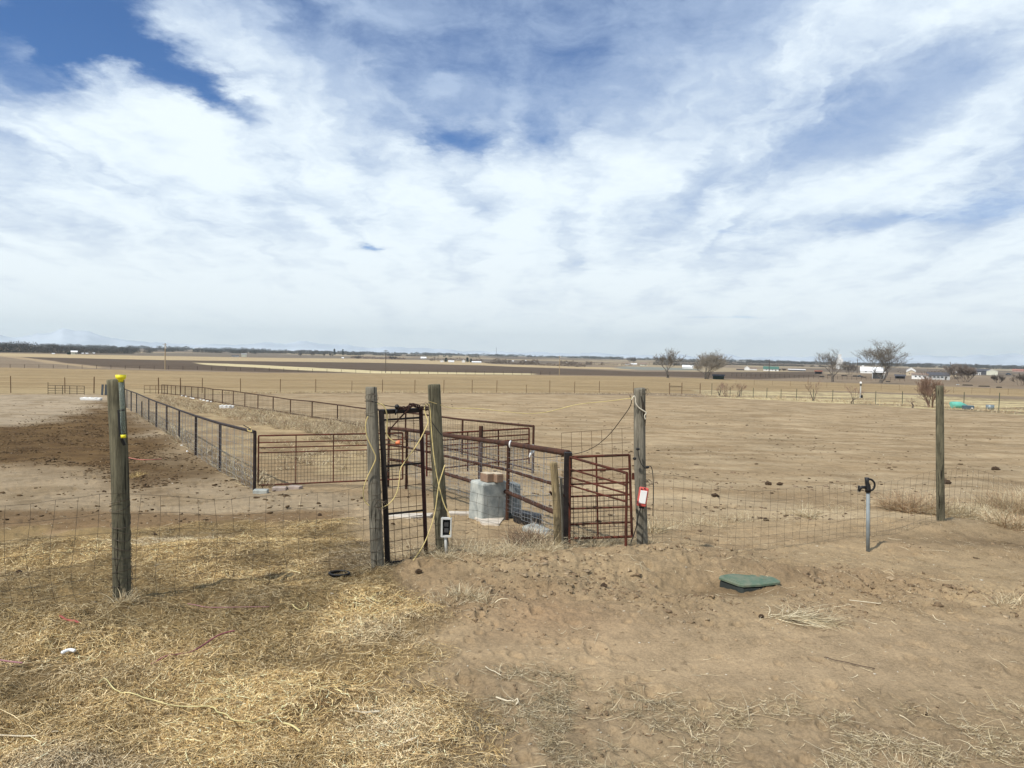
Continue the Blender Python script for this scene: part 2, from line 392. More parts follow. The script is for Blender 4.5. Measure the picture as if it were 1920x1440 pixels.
def fine(x, y, Z):
    """small relief on top of H"""
    r = np.hypot(x, y); a = np.exp(-(r / 16) ** 2)
    rough = 1.0 + 1.1 * g2(x, y, 1.2, 6.6, 2.6, 0.9) - 0.72 * Z['smooth'] - 0.3 * Z['hay'] + 0.7 * g2(x, y, 4.6, 6.3, 2.0, 0.8)
    n1 = fbm(x * 4.5, y * 4.5, 3, 41); n2 = np.abs(fbm(x * 11, y * 11, 3, 42) - 0.5) * 2; n3 = vnoise(x * 38, y * 38, 43)
    z = a * rough * ((n1 - 0.5) * 0.07 - n2 * 0.030 + (n3 - 0.5) * 0.008)
    z = z + Z['hay'] * ((fbm(x * 2.2, y * 3.0, 3, 44) - 0.5) * 0.12 + (fbm(x * 7, y * 7, 3, 46) - 0.5) * 0.06)
    nn = r < 22
    if nn.any():
        zz = np.zeros(x.shape); zz[nn] = dents(x[nn], y[nn], .30, .065, .026, 301, .5) + dents(x[nn] + .13, y[nn], .17, .034, .014, 311, .4) + dents(x[nn], y[nn] + .4, .95, .16, .03, 321, .4)
        z = z + zz * (1 - .75 * Z['hay']) * (1 - .45 * Z['smooth'])
    z = z * (1 - .9 * g2(x, y, 2.05, 6.2, 0.55, 0.4))
    far = sstep(r, 12, 25) * (1 - sstep(r, 70, 120))
    z = z + far * (fbm(x * 1.2, y * 1.2, 3, 45) - 0.5) * 0.10
    return z

def ground_color(x, y, Z):
    r = np.hypot(x, y); n = len(x); C = np.empty((n, 3))
    def put(m, c):
        nonlocal C
        C = C * (1 - m[:, None]) + np.array(c) * m[:, None]
    C[:] = (0.215, 0.165, 0.118)                                   # far plains
    pat = fbm(x * 0.0045, y * 0.0022, 3, 61)                       # patchwork of far fields
    put(sstep(pat, 0.52, 0.56) * sstep(r, 600, 900), (0.135, 0.105, 0.08))
    put(sstep(-pat, -0.42, -0.39) * sstep(r, 600, 900), (0.30, 0.24, 0.16))
    wob = (fbm(x * 0.03, y * 0.03, 3, 62) - 0.5) * 10 * sstep(r, 60, 200)
    X2 = x + wob * 0.5; Y2 = y + wob
    far = r > 200
    def pf(P_, c, s_, sel=far, k=1.0):
        m = np.zeros(n); m[sel] = pmask(P_, X2[sel], Y2[sel], s_) * k; put(m, c)
    pf(TANF, (0.40, 0.31, 0.19), 8); pf(PLOW2, (0.16, 0.13, 0.10), 12); pf(GRN, (0.20, 0.205, 0.185), 8)
    pf(DARKF, (0.098, 0.070, 0.050), 4); pf(TRACK, (0.33, 0.25, 0.16), 3); pf(PALE1, (0.52, 0.44, 0.27), 3)
    pf(YARDR, (0.20, 0.15, 0.105), 8)
    s2 = r > 30
    gf = fbm(x * 0.02, y * 0.11, 4, 63)
    m = np.zeros(n); m[s2] = pmask(GFIELD, X2[s2], Y2[s2], 2.0)
    put(m, (0.275, 0.200, 0.112)); put(m * sstep(gf, 0.45, 0.7) * 0.6, (0.34, 0.26, 0.15)); put(m * sstep(r, 120, 62) * 0.5, (0.42, 0.34, 0.21))
    mr = np.zeros(n); mr[s2] = pmask(STRIPR, x[s2], y[s2], 1.5)
    gs = fbm(x * 0.03 + y * 0.12, y * 0.5 - x * 0.15, 3, 64)
    put(mr, (0.31, 0.24, 0.145)); put(mr * sstep(gs, 0.47, 0.6), (0.50, 0.42, 0.25)); put(mr * sstep(-gs, -0.40, -0.35), (0.19, 0.15, 0.10))
    near = r < 130
    lot = np.zeros(n); lot[near] = pmask(LOT, (x + (fbm(x * .3, y * .3, 2, 65) - .5) * 2)[near], (y + (fbm(x * .3, y * .3, 2, 66) - .5) * 2)[near], 0.8)
    nearm = np.maximum(lot, 1 - sstep(r, 9.5, 12))
    put(nearm, (0.305, 0.228, 0.142))
    s1 = fbm(x * 0.5, y * 1.9, 5, 67)
    put(nearm * sstep(s1, 0.45, 0.7) * 0.7 * sstep(r, 11, 14), (0.40, 0.315, 0.21)); put(nearm * sstep(-s1, -0.48, -0.30) * 0.7 * sstep(r, 11, 14), (0.245, 0.175, 0.105))
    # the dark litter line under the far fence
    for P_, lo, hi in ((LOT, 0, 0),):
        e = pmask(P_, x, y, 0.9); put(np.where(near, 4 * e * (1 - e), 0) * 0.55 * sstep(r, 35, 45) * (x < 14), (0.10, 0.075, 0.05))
    sel = r < 90
    def pn(P_, c, s_, k=1.0, warp=1.0):
        m = np.zeros(n); w1 = (fbm(x * 0.5, y * 0.5, 3, 68) - 0.5) * 2.2 * warp; w2 = (fbm(x * 0.5, y * 0.5, 3, 69) - 0.5) * 2.2 * warp
        m[sel] = pmask(P_, (x + w1)[sel], (y + w2)[sel], s_); put(m * k, c); return m
    cr = pn(CORRAL, (0.315, 0.245, 0.165), 0.5, 1.0, 0.3)
    put(cr * sstep(r, 22, 34) * 0.5 , (0.36, 0.30, 0.23))
    put(cr * sstep(fbm(x * .9, y * .9, 4, 70), .5, .7) * 0.55, (0.20, 0.145, 0.085))
    al = pn(ALLEY, (0.27, 0.195, 0.115), 0.5, 1.0, 0.2)
    put(al * sstep(fbm(x * .7, y * .7, 3, 71), .45, .6) * 0.7, (0.40, 0.31, 0.185))
    mn = pn(MANURE, (0.128, 0.080, 0.037), 1.3, 1.0, 1.2)
    put(mn * sstep(fbm(x * 1.6, y * 1.6, 4, 72), .48, .62) * 0.6, (0.085, 0.05, 0.024))
    pn(DAMP, (0.165, 0.105, 0.055), 0.30, 0.85, 0.25)
    # foreground
    nr = 1 - sstep(r, 9, 13)
    s3 = fbm(x * 1.5, y * 1.5, 4, 73)
    put(nr * (1 - Z['smooth']) * sstep(s3, 0.45, 0.7) * 0.5 * (x > -1), (0.235, 0.165, 0.10))
    put(Z['smooth'] * 0.7, (0.345, 0.258, 0.168))
    put(0.85 * g2(x, y, 1.95, 6.35, 0.55, 0.22), (0.165, 0.115, 0.068))
    put(0.7 * g2(x, y, 6.8, 9.25, 2.4, 0.45), (0.13, 0.09, 0.055)); put(0.6 * g2(x, y, 2.6, 6.75, 1.0, 0.25), (0.19, 0.135, 0.085))
    put(0.55 * g2(x, y, 0.3, 5.4, 0.6, 0.5), (0.24, 0.155, 0.095))
    put(Z['hay'], (0.23, 0.165, 0.085)); put(Z['hay'] * sstep(s3, .5, .7) * 0.7, (0.10, 0.068, 0.038)); put(Z['gold'] * 0.5, (0.27, 0.20, 0.10))
    put(np.maximum(Z['weeda'], Z['weedb']) * 0.5, (0.235, 0.18, 0.12))
    C = C * (1 + 0.13 * (1 - sstep(r, 10, 24)) * (1 - .45 * Z['hay']) * (1 - .5 * cr))[:, None]
    return C

def build_ground():
    ang = np.concatenate([np.radians(np.arange(-48, 48.01, 0.11)), np.radians(np.arange(51, 309.5, 3.0))])
    rad = [0.9]
    while rad[-1] < 12: rad.append(rad[-1] * 1.0042)
    while rad[-1] < 15500: rad.append(rad[-1] * 1.0125)
    rad = np.array(rad); na, nr_ = len(ang), len(rad)
    A, RR = np.meshgrid(ang, rad); x = (RR * np.sin(A)).ravel(); y = (RR * np.cos(A)).ravel()
    Z = zones(x, y); z = H(x, y) + fine(x, y, Z)
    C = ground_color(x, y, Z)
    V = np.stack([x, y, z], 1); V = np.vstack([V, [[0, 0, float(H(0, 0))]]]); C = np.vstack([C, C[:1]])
    i = np.arange(nr_ - 1)[:, None] * na; j = np.arange(na)[None, :]; j2 = (j + 1) % na
    Fq = np.stack([(i + j), (i + na + j), (i + na + j2), (i + j2)], -1).reshape(-1, 4)[:, ::-1]
    cen = len(V) - 1; tri = np.array([[cen, a, (a + 1) % na, (a + 1) % na] for a in range(na)])
    m = bpy.data.materials.new('ground_soil'); m.use_nodes = True; t = m.node_tree; t.nodes.clear(); q = NB(t)
    p = q.n('ShaderNodeBsdfPrincipled'); o = q.n('ShaderNodeOutputMaterial'); t.links.new(p.outputs[0], o.inputs[0])
    p.inputs['Roughness'].default_value = 1.0; p.inputs['Specular IOR Level'].default_value = 0.08
    a = q.n('ShaderNodeAttribute'); a.attribute_name = 'tint'
    tc = q.n('ShaderNodeTexCoord').outputs['Object']
    n1 = q.noise(tc, 55, 8, 0.75); n2 = q.noise(tc, 4.0, 6, 0.7); n3 = q.noise(tc, 0.35, 6, 0.65); n4 = q.noise(tc, 0.02, 6, 0.7)
    f = q.m('ADD', q.m('MULTIPLY', q.m('SUBTRACT', n1, 0.5), 1.5), q.m('MULTIPLY', q.m('SUBTRACT', n2, 0.5), 1.0))
    f = q.m('ADD', f, q.m('MULTIPLY', q.m('SUBTRACT', n3, 0.5), 0.9)); f = q.m('ADD', f, q.m('MULTIPLY', q.m('SUBTRACT', n4, 0.5), 0.6))
    f = q.m('MAXIMUM', q.m('ADD', f, 1.0), 0.35)
    cmb = q.n('ShaderNodeCombineColor'); [q.put(cmb.inputs[k], f) for k in range(3)]
    c = q.mix(1.0, a.outputs['Color'], cmb.outputs[0], 'MULTIPLY')
    # pale chips and grit
    vo = q.n('ShaderNodeTexVoronoi'); vo.inputs['Scale'].default_value = 22; q.put(vo.inputs['Vector'], tc)
    sc_ = q.n('ShaderNodeSeparateColor'); q.put(sc_.inputs[0], vo.outputs['Color'])
    chip = q.m('MULTIPLY', q.step(vo.outputs['Distance'], 0.16, 0.10), q.m('GREATER_THAN', sc_.outputs[0], 0.95))
    c = q.mix(chip, c, (0.50, 0.43, 0.33));
    vd = q.n('ShaderNodeTexVoronoi'); vd.inputs['Scale'].default_value = 9; q.put(vd.inputs['Vector'], q.v('ADD', tc, q.v('SCALE', q.noise(tc, 14, 4, 0.6, color=True), sc=0.12)))
    sd_ = q.n('ShaderNodeSeparateColor'); q.put(sd_.inputs[0], vd.outputs['Color'])
    crumb = q.m('MULTIPLY', q.m('MULTIPLY', q.step(vd.outputs['Distance'], 0.30, 0.12), q.m('GREATER_THAN', sd_.outputs[1], 0.72)), q.step(n2, 0.42, 0.6))
    c = q.mix(q.m('MULTIPLY', crumb, 0.6), c, (0.085, 0.058, 0.036)); c = q.mix(1.0, c, (0.89, 0.88, 0.83), 'MULTIPLY')
    q.put(p.inputs['Base Color'], c)
    bp = q.n('ShaderNodeBump'); bp.inputs['Strength'].default_value = 0.55; bp.inputs['Distance'].default_value = 0.03
    q.put(bp.inputs['Height'], q.m('ADD', n1, q.noise(tc, 16, 6, 0.7))); q.put(p.inputs['Normal'], bp.outputs[0])
    MATS['ground_soil'] = m
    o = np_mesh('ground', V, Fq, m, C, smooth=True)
    tag(o, kind='structure')
    # centre fan under the camera
    fan = MB(); fan.v = [tuple(V[cen])] + [tuple(V[k]) for k in range(na)]
    fan.f = [(0, (k + 1) % na + 1, k + 1) for k in range(na)]
    fo = fan.build('ground_under_viewpoint', m)
    ca = fo.data.color_attributes.new('tint', 'FLOAT_COLOR', 'POINT')
    ca.data.foreach_set('color', np.tile(np.array([0.22, 0.155, 0.08, 1], np.float32), na + 1))
    tag(fo, kind='structure')
build_ground()

# ------------------------------------------------------------------ mountains on the western horizon
def mountains():
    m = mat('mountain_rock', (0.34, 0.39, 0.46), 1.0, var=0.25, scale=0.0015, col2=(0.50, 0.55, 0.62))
    def ridge(name, D, prof, wob, seed):
        xs = np.linspace(-200, 2150, 420); V = []; n = len(xs)
        hp = np.interp(xs, [p[0] for p in prof], [p[1] for p in prof])
        hp = hp * .8 + (fbm(xs * 0.03, xs * 0 + seed, 5, seed) - 0.5) * wob
        for k, (x, h) in enumerate(zip(xs, hp)):
            d = ray(x, 700); a = math.atan2(d.x, d.y)
            for dd, hh in ((0, 0), (500, h * 0.45), (1000, h), (1600, h * 0.5), (2200, -0.01)):
                r_ = D + dd + (250 * (fbm(np.array([x * .02]), np.array([dd * .01]), 3, 7)[0] - .5) if 0 < dd < 2000 else 0)
                V.append((math.sin(a) * r_, math.cos(a) * r_, CAMZ - 24 + max(hh, -20) / F * (D + 1000)))
        V = np.array(V); i = np.arange(n - 1)[:, None] * 5; j = np.arange(4)[None, :]
        Fq = np.stack([i + j, i + 5 + j, i + 6 + j, i + 1 + j], -1).reshape(-1, 4)
        return tag(np_mesh(name, V, Fq, m, smooth=False), kind='structure')
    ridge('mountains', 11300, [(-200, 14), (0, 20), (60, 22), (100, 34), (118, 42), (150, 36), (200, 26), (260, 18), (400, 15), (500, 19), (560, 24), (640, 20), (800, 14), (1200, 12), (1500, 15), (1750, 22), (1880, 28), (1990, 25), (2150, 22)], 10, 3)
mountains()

# ------------------------------------------------------------------ object materials
WOOD = wood_mat('treated_wood', (0.165, 0.150, 0.098), (0.085, 0.078, 0.052))
WOODG = wood_mat('weathered_wood', (0.225, 0.205, 0.160), (0.12, 0.11, 0.085))
WOODB = wood_mat('brown_wood', (0.30, 0.23, 0.12), (0.15, 0.12, 0.075))
RUST = mat('rusty_pipe', (0.080, 0.036, 0.022), 0.85, 0.0, var=0.5, scale=9, bump=0.3, col2=(0.038, 0.022, 0.017), spec=0.15)
RED = mat('red_gate_paint', (0.105, 0.030, 0.018), 0.8, 0.0, var=0.55, scale=8, col2=(0.045, 0.022, 0.014), spec=0.15)
DARK = mat('dark_steel', (0.022, 0.018, 0.017), 0.6, 0.3, var=0.4, scale=8)
BRNST = mat('brown_steel', (0.05, 0.02, 0.018), 0.65, 0.2, var=0.4, scale=8)
GALV = mat('galvanised_wire', (0.30, 0.31, 0.32), 0.5, 0.6, var=0.2, scale=8)
OLDW = mat('old_wire', (0.10, 0.08, 0.06), 0.7, 0.4, var=0.3, scale=8)
BLACK = mat('black_plastic', (0.012, 0.012, 0.013), 0.55, var=0.3)
YEL = mat('yellow_plastic', (0.78, 0.68, 0.03), 0.45, var=0.1)
CORD = mat('cream_yellow_cord', (0.62, 0.50, 0.22), 0.6, var=0.2, scale=20)
CORDW = mat('pale_cord', (0.60, 0.55, 0.44), 0.7, var=0.2, scale=20)
ORG_ = mat('orange_rubber', (0.75, 0.22, 0.10), 0.5, var=0.1)
CONC = mat('concrete', (0.42, 0.43, 0.39), 0.95, var=0.35, scale=5, col2=(0.22, 0.24, 0.23), bump=0.3)
CONCL = mat('pale_concrete', (0.52, 0.46, 0.38), 0.95, var=0.3, scale=5)
WHITE = mat('white_paint', (0.78, 0.78, 0.76), 0.6, var=0.08, scale=2)
PVC = mat('white_pvc', (0.50, 0.50, 0.47), 0.5, var=0.15, scale=5)

def post(name, label, bx, by, tx, ty, D, wb, wt, m, seed, group='round wooden fence posts', z0=None):
    base = WP(bx, by, D); top = WP(tx, ty, D)
    gz = zg(base.x, base.y); 
    ax = (top - base).normalized(); k = (gz - 0.12 - base.z) / ax.z; bot = base + ax * k
    rb, rt = wb / F * D / 2, wt / F * D / 2; mb = MB(); n = 28; L = 44; length = (top - bot).length
    X = ax.orthogonal().normalized(); Y = ax.cross(X)
    rd = np.random.default_rng(seed); ph = rd.random(6) * 9
    for i in range(L + 1):
        t = i / L; c = bot + ax * (length * t); r = rb + (rt - rb) * t
        c = c + X * (math.sin(t * 5 + ph[0]) * 0.006) + Y * (math.sin(t * 4 + ph[1]) * 0.006)
        for j in range(n):
            a = 2 * math.pi * j / n
            rr = r * (1 + 0.035 * math.sin(2 * a + ph[2] + t * 1.5) + 0.02 * math.sin(5 * a + ph[3] + t * 4) + 0.05 * (vnoise(j * 0.9, t * 3.0, seed) - 0.5))
            mb.v.append(tuple(c + (X * math.cos(a) + Y * math.sin(a)) * rr))
    for i in range(L):
        for j in range(n): mb.f.append((i * n + j, i * n + (j + 1) % n, (i + 1) * n + (j + 1) % n, (i + 1) * n + j))
    c0 = len(mb.v); tiltv = (rd.random() - 0.5) * 0.03
    for j in range(n): 
        v = Vector(mb.v[L * n + j]); cc = top + (v - top) * 0.86 + ax * (0.008 + tiltv * 0.2 * math.cos(2 * math.pi * j / n)); mb.v.append(tuple(cc))
    for j in range(n): mb.f.append((L * n + j, L * n + (j + 1) % n, c0 + (j + 1) % n, c0 + j))
    mb.f.append(tuple(c0 + j for j in range(n)))
    o = mb.build(name, m, origin=Vector((base.x, base.y, gz)), smooth=True)
    tag(o, label, 'post', group); return base, top, (rb + rt) / 2

P0 = post('wooden_post', 'tall greenish wooden fence post with a yellow rain gauge strapped to its top', 231, 1132, 217, 713, 5.5, 31, 29, WOOD, 1)
P1 = post('wooden_post', 'grey leaning wooden post left of the narrow walk gate, wrapped in cord', 708, 1060, 695, 727, 6.6, 24.5, 20.5, WOODG, 2)
P2 = post('wooden_post', 'green leaning wooden post right of the walk gate carrying the open outlet box', 829, 1042, 814, 722, 7.0, 24, 23, WOOD, 3)
P4 = post('wooden_post', 'wooden post with torn bark holding the red and white box, beside the red pipe gates', 1203, 1020, 1199.5, 729, 7.7, 20.5, 21, WOODG, 4)
P5 = post('wooden_post', 'lone greenish wooden post standing in the dry grass clump behind the hydrant', 1764, 938, 1761, 724, 10.3, 14, 13.5, WOOD, 5)
P3 = post('wooden_post', 'short brown knotty wooden post tied to the dark steel gate post', 1046, 1027, 1038.5, 868, 7.85, 14.5, 14, WOODB, 6)

# torn bark strip on the post at the red gates
mb = MB()
for k in range(7):
    a = WP(1203 + k * 1.1 - 1, 742 + k * 3, 7.62); c = WP(1205 + k * 0.8, 775 + k * 4, 7.62); mb.tube([a, lerp(a, c, .5) + Vector((0.004, -0.012, 0)), c], [0.004, 0.008, 0.003], 5)
tag(mb.build('bark_strip', mat('dark_bark', (0.05, 0.04, 0.03), 1.0, var=0.5), origin=WP(1205, 790, 7.62)), 'dark peeling strip of bark near the top of the post with the red box', 'bark')

# rain gauge
D = 5.36; rg = thing('rain_gauge', WP(229, 820, D), 'yellow funnel rain gauge with a clear tube on the leftmost wooden post', 'rain gauge')
def lathe(pts, n=20):
    """pts: (centre point, radius)"""
    m_ = MB(); m_.tube([p for p, r in pts], [r for p, r in pts], n, cap=True); return m_
px = D / F
lathe([(WP(226.5, 717, D), 4.2 * px), (WP(226.5, 713, D), 4.5 * px), (WP(226.5, 709.5, D), 8.5 * px), (WP(226.5, 703.5, D), 9.6 * px), (WP(226.5, 702.6, D), 9.6 * px), (WP(226.5, 703.6, D), 8.8 * px), (WP(226.5, 708, D), 7.0 * px), (WP(226.5, 711, D), 2 * px)]).build('funnel', YEL, rg, smooth=True)
gm = bpy.data.materials.new('clear_plastic'); gm.use_nodes = True; gpr = gm.node_tree.nodes['Principled BSDF']
gpr.inputs['Base Color'].default_value = (0.55, 0.62, 0.55, 1); gpr.inputs['Transmission Weight'].default_value = 0.85; gpr.inputs['Roughness'].default_value = 0.15; gpr.inputs['IOR'].default_value = 1.1
lathe([(WP(226.8, 716, D), 4.3 * px), (WP(229.5, 770, D), 4.2 * px), (WP(231.5, 816, D), 4.0 * px)]).build('tube', gm, rg, smooth=True)
lathe([(WP(231.3, 815, D), 4.6 * px), (WP(231.6, 821, D), 4.6 * px)]).build('base_cap', YEL, rg, smooth=True)
mb = MB(); 
for (x1, y1), (x2, y2) in (((224.5, 769), (227, 818)),): mb.tube([WP(x1, y1, D + .03), WP(x2, y2, D + .03)], 0.016, 6)
mb.tube([WP(223.5, 769, D + .0), WP(232.5, 769, D - .02)], 0.006, 6).tube([WP(228, 822, D), WP(233.5, 834, D + .02)], 0.012, 6)
mb.build('bracket', BLACK, rg)

# ------------------------------------------------------------------ woven wire fence along the near posts
WR = 0.0014
def woven(name, label, A, Bp, top_a, top_b, m=OLDW, rows=8, step=0.13, sag=0.02, r=WR, lo_off=0.0, group=None, cat='wire fence', bulge=0.03, seed=0):
    rd = random.Random(seed); mb = MB(); n = max(4, int((Bp - A).length / step)); ys = [((k / (rows - 1)) ** 1.25) for k in range(rows)]
    grid = []
    for i in range(n + 1):
        t = i / n; p = lerp(A, Bp, t); g = zg(p.x, p.y); hh = lerp(top_a, top_b, t) - sag * math.sin(math.pi * t) * 2 + rd.uniform(-.006, .006)
        col = []
        for k in range(rows):
            h = lo_off + 0.01 + (hh - lo_off) * ys[k]
            w = bulge * math.sin(t * 9 + k * .7 + seed) + rd.uniform(-.004, .004)
            col.append(Vector((p.x + rd.uniform(-.006, .006) + 0.5 * w * (1 - ys[k]), p.y + w, g + h + 0.012 * math.sin(t * 13 + k))))
        grid.append(col)
    for k in range(rows): mb.tube([c[k] for c in grid], r, 3, cap=False)
    for c in grid: mb.tube(c, r, 3, cap=False)
    o = mb.build(name, m, origin=lerp(A, Bp, 0.5)); tag(o, label, cat, group); return o
def gp(p): return Vector((p.x, p.y, 0))
b0, b1, b2, b3, b4, b5 = [gp(P[0]) for P in (P0, P1, P2, P3, P4, P5)]
pL = b0 + (b0 - b1) * 1.2; pR = b5 + (b5 - b4) * 1.0
FG = 'sagging woven wire between the near wooden posts'
fwd = Vector((0, -0.075, 0))
woven('wire_fence', 'thin woven wire fence running from the rain gauge post off the left edge', pL + fwd, b0 + fwd, .78, .78, seed=1, group=FG)
woven('wire_fence', 'thin woven wire fence between the rain gauge post and the grey gate post', b0 + fwd, b1 + fwd, .78, .76, seed=2, group=FG)
woven('wire_fence', 'thin woven wire fence between the outlet box post and the short brown post', b2 + fwd, b3 + fwd, .62, .50, seed=3, group=FG)
woven('wire_fence', 'thin woven wire fence between the red box post and the lone far post', b4 + fwd, b5 + fwd, .72, .72, seed=4, group=FG)
woven('wire_fence', 'thin woven wire fence right of the lone post, leaving the photo on the right', b5 + fwd, pR + fwd, .72, .72, seed=5, group=FG)
# wire wrapped round the posts
def wraps(name, P, rows, label):
    mb = MB(); base, top, r = P; ax = (top - base).normalized(); q = []
    for k, f_ in enumerate(rows):
        nxt = rows[k + 1] if k + 1 < len(rows) else f_
        for j in range(24 + 8):
            a = 2 * math.pi * j / 24; h = f_ if j < 24 else lerp(f_, nxt, (j - 23) / 8)
            q.append(base + ax * h + Vector((math.cos(a), math.sin(a), 0)) * (r * 1.10 + 0.003) + Vector((0, 0, 0.02 * math.sin(a + k))))
    mb.tube(q, 0.0022, 4)
    tag(mb.build(name, OLDW, origin=base), label, 'wire')
wraps('wire_wrap', P0, [.08, .16, .25, .34, .42, .50, .60, .72, .77], 'old fence wire wrapped in rings round the rain gauge post')
wraps('wire_wrap', P1, [.08, .15, .24, .33, .42, .55, .66, 1.38], 'old fence wire wrapped in rings round the grey gate post')
wraps('wire_wrap', P2, [.10, .2, .32, .44, .62, .66], 'old fence wire wrapped in rings round the outlet box post')

# ------------------------------------------------------------------ narrow walk gate, shade of its frame coloured black
D1, D2_ = 6.62, 6.95
def gpt(x, y):
    t = (x - 716) / (790 - 716); return WP(x, y, D1 + (D2_ - D1) * t)
wg = thing('walk_gate', gpt(760, 1055), 'tall narrow steel walk gate, its frame coloured black for shade, with wire mesh between two wooden posts', 'gate')
MB().tube([gpt(715, 769), gpt(721, 900), gpt(727.5, 1068)], 0.030, 4).build('stile', DARK, wg)  # the frame's shadowed side is put into this near-black colour
MB().tube([gpt(789, 766), gpt(793, 880), gpt(799.5, 1050)], 0.024, 4).build('stile', BRNST, wg)
MB().tube([gpt(714, 772), gpt(788, 769)], 0.026, 4).build('top_rail', DARK, wg)
for (x1, y1), (x2, y2), r in (((720, 787.5), (787, 783), .009), ((724, 875), (792, 868), .009), ((727, 964), (796, 956.5), .010), ((730, 1055), (799, 1047), .010)):
    MB().tube([gpt(x1, y1), gpt(x2, y2)], r, 6).build('rail', DARK, wg)
mb = MB()
for k in range(1, 5):
    t = k / 5; mb.tube([gpt(lerp(716, 789, t), lerp(770, 768, t)), gpt(lerp(727, 799, t), lerp(1057, 1047, t))], 0.0028, 4)
for k in range(1, 14):
    s = k / 14; mb.tube([gpt(lerp(716, 727, s), lerp(771, 1058, s)), gpt(lerp(789, 799, s), lerp(768, 1048, s) - 2 + 2 * math.sin(k))], 0.0028, 4)
mb.build('mesh_panel', RUST, wg)
MB().tube([gpt(731, 806) + Vector((0, -.03, 0)), gpt(752, 782) + Vector((0, -.04, 0)), gpt(771, 763) + Vector((0, -.04, 0))], [.006, .008, .009], 6).build('lever', RUST, wg)
# chain bundle on top of the gate
ch = MB(); rd = random.Random(4)
for k in range(26):
    t = k / 25; x = 750 + 54 * t; y = 766 - 8 * math.exp(-((x - 775) / 9) ** 2) + rd.uniform(-1.5, 1.5); c = gpt(x, y) + Vector((0, rd.uniform(-.04, .02), 0))
    a = rd.uniform(0, 3); q = [c + Vector((math.cos(a) * .020 * math.cos(u), math.sin(a) * .012 * math.cos(u), .013 * math.sin(u))) for u in [2 * math.pi * j / 8 for j in range(9)]]
    ch.tube(q, 0.006, 5)
tag(ch.build('chain', mat('rusty_chain', (0.05, 0.025, 0.02), 0.8, 0.3, var=0.5), origin=gpt(775, 765)), 'dark rusty chain heaped along the top rail of the walk gate', 'chain')
mb = MB(); mb.blob(gpt(746, 762) + Vector((0, -.05, 0)), 0.022, 3, .1, 12, 8); mb.tube([gpt(746, 766) + Vector((0, -.05, 0)), gpt(743, 777) + Vector((0, -.05, 0))], [.010, .007], 6)
tag(mb.build('padlock', BLACK, origin=gpt(746, 762), smooth=True), 'round black lock knob hanging over the top rail of the walk gate', 'lock')

# cords and wires
def smooth_pts(pts, it=3):
    for _ in range(it):
        q = [pts[0]]
        for a, c in zip(pts, pts[1:]): q += [lerp(a, c, .25), lerp(a, c, .75)]
        pts = q + [pts[-1]]
    return pts
def cord(name, label, pts, m, r, D, cat='cord', D_end=None, n=6, extra=None):
    k = len(pts); P = [WP(x, y, lerp(D, D_end if D_end else D, i / (k - 1))) for i, (x, y) in enumerate(pts)]
    mb = MB().tube(smooth_pts(P), r, n)
    o = mb.build(name, m, origin=P[0], smooth=True); tag(o, label, cat); return o
cord('extension_cord', 'pale yellow cord looping round the grey gate post and across the walk gate',
     [(690, 781), (686, 790), (685, 805), (690, 825), (700, 845), (706, 858), (700, 872), (692, 888), (684, 906), (680, 926), (684, 942), (697, 951), (716, 953), (733, 943), (745, 924), (749, 900), (750, 880), (757, 868), (772, 848), (786, 828), (797, 806), (804, 791), (799, 780), (795, 769), (797, 760), (803, 757), (807, 766)], CORD, 0.0052, 6.42, D_end=6.78)
cord('extension_cord', 'yellow cord hanging down the green outlet box post into the box', [(804, 757), (807, 768), (808, 795), (811, 833), (815, 869), (822, 908), (833, 949), (844, 967), (847, 985), (843, 1002)], CORD, 0.0052, 6.82)
cord('extension_cord', 'yellow cord crossing the outlet box post and dropping to the gateway ground', [(834, 872), (830, 885), (822, 910), (816, 963), (804, 1000), (793, 1025), (775, 1051)], CORD, 0.0052, 6.84, D_end=6.7)
pc = cord('extension_cord', 'short cream cord with an orange plug hanging inside the walk gate', [(707, 757), (716, 757), (722, 764), (726, 778), (726, 798), (724, 811), (729, 821), (738, 828), (745, 830)], CORD, 0.0052, 6.45, D_end=6.55)
q = thing('plug', WP(747, 829.5, 6.55), 'small orange plug at the end of the short cream cord in the walk gate', 'plug')
MB().tube([WP(741, 830.5, 6.55), WP(745, 830, 6.55), WP(750, 829, 6.55)], [.008, .017, .018], 10).build('plug_body', ORG_, q, smooth=True)
MB().tube([WP(750, 829, 6.55), WP(753, 828.5, 6.55)], .003, 4).build('prong', GALV, q)
cord('rope', 'slack yellow rope strung between the outlet box post and the red box post', [(803, 752), (812, 755), (828, 760), (846, 766), (890, 765), (940, 771), (985, 776), (1020, 774), (1045, 768), (1085, 757), (1135, 753), (1188, 746)], CORD, 0.0034, 6.85, D_end=7.6, cat='rope')
cord('rope_tail', 'frayed cream rope tail draped over the top of the red box post', [(1184, 750), (1189, 741), (1192, 747), (1191, 755), (1197, 764), (1206, 770), (1213, 774), (1208, 779), (1210, 786)], CORDW, 0.006, 7.58, cat='rope')
cord('wire', 'dark wire sagging from the red box post to the red gate corner', [(1181, 741), (1186, 757), (1165, 786), (1148, 809), (1131, 826), (1112, 840), (1090, 849), (1065, 853), (1040, 857), (1015, 859), (1000, 856)], OLDW, 0.0045, 7.6, cat='wire', D_end=9.0)
cord('wire', 'thin dark wire tying the top of the grey gate post to the walk gate', [(684, 752), (697, 752), (712, 757), (730, 762), (745, 763)], BLACK, 0.0035, 6.45, cat='wire', D_end=6.6)
cord('cable', 'black cable running diagonally across the outlet box post', [(806, 783), (812, 795), (820, 806), (828, 816)], BLACK, 0.004, 6.85, cat='cable')
cord('cable', 'black cable hanging from the red and white box down into the weeds', [(1202, 951), (1197, 965), (1194, 985), (1189, 1002), (1183, 1016)], BLACK, 0.005, 7.5, cat='cable')
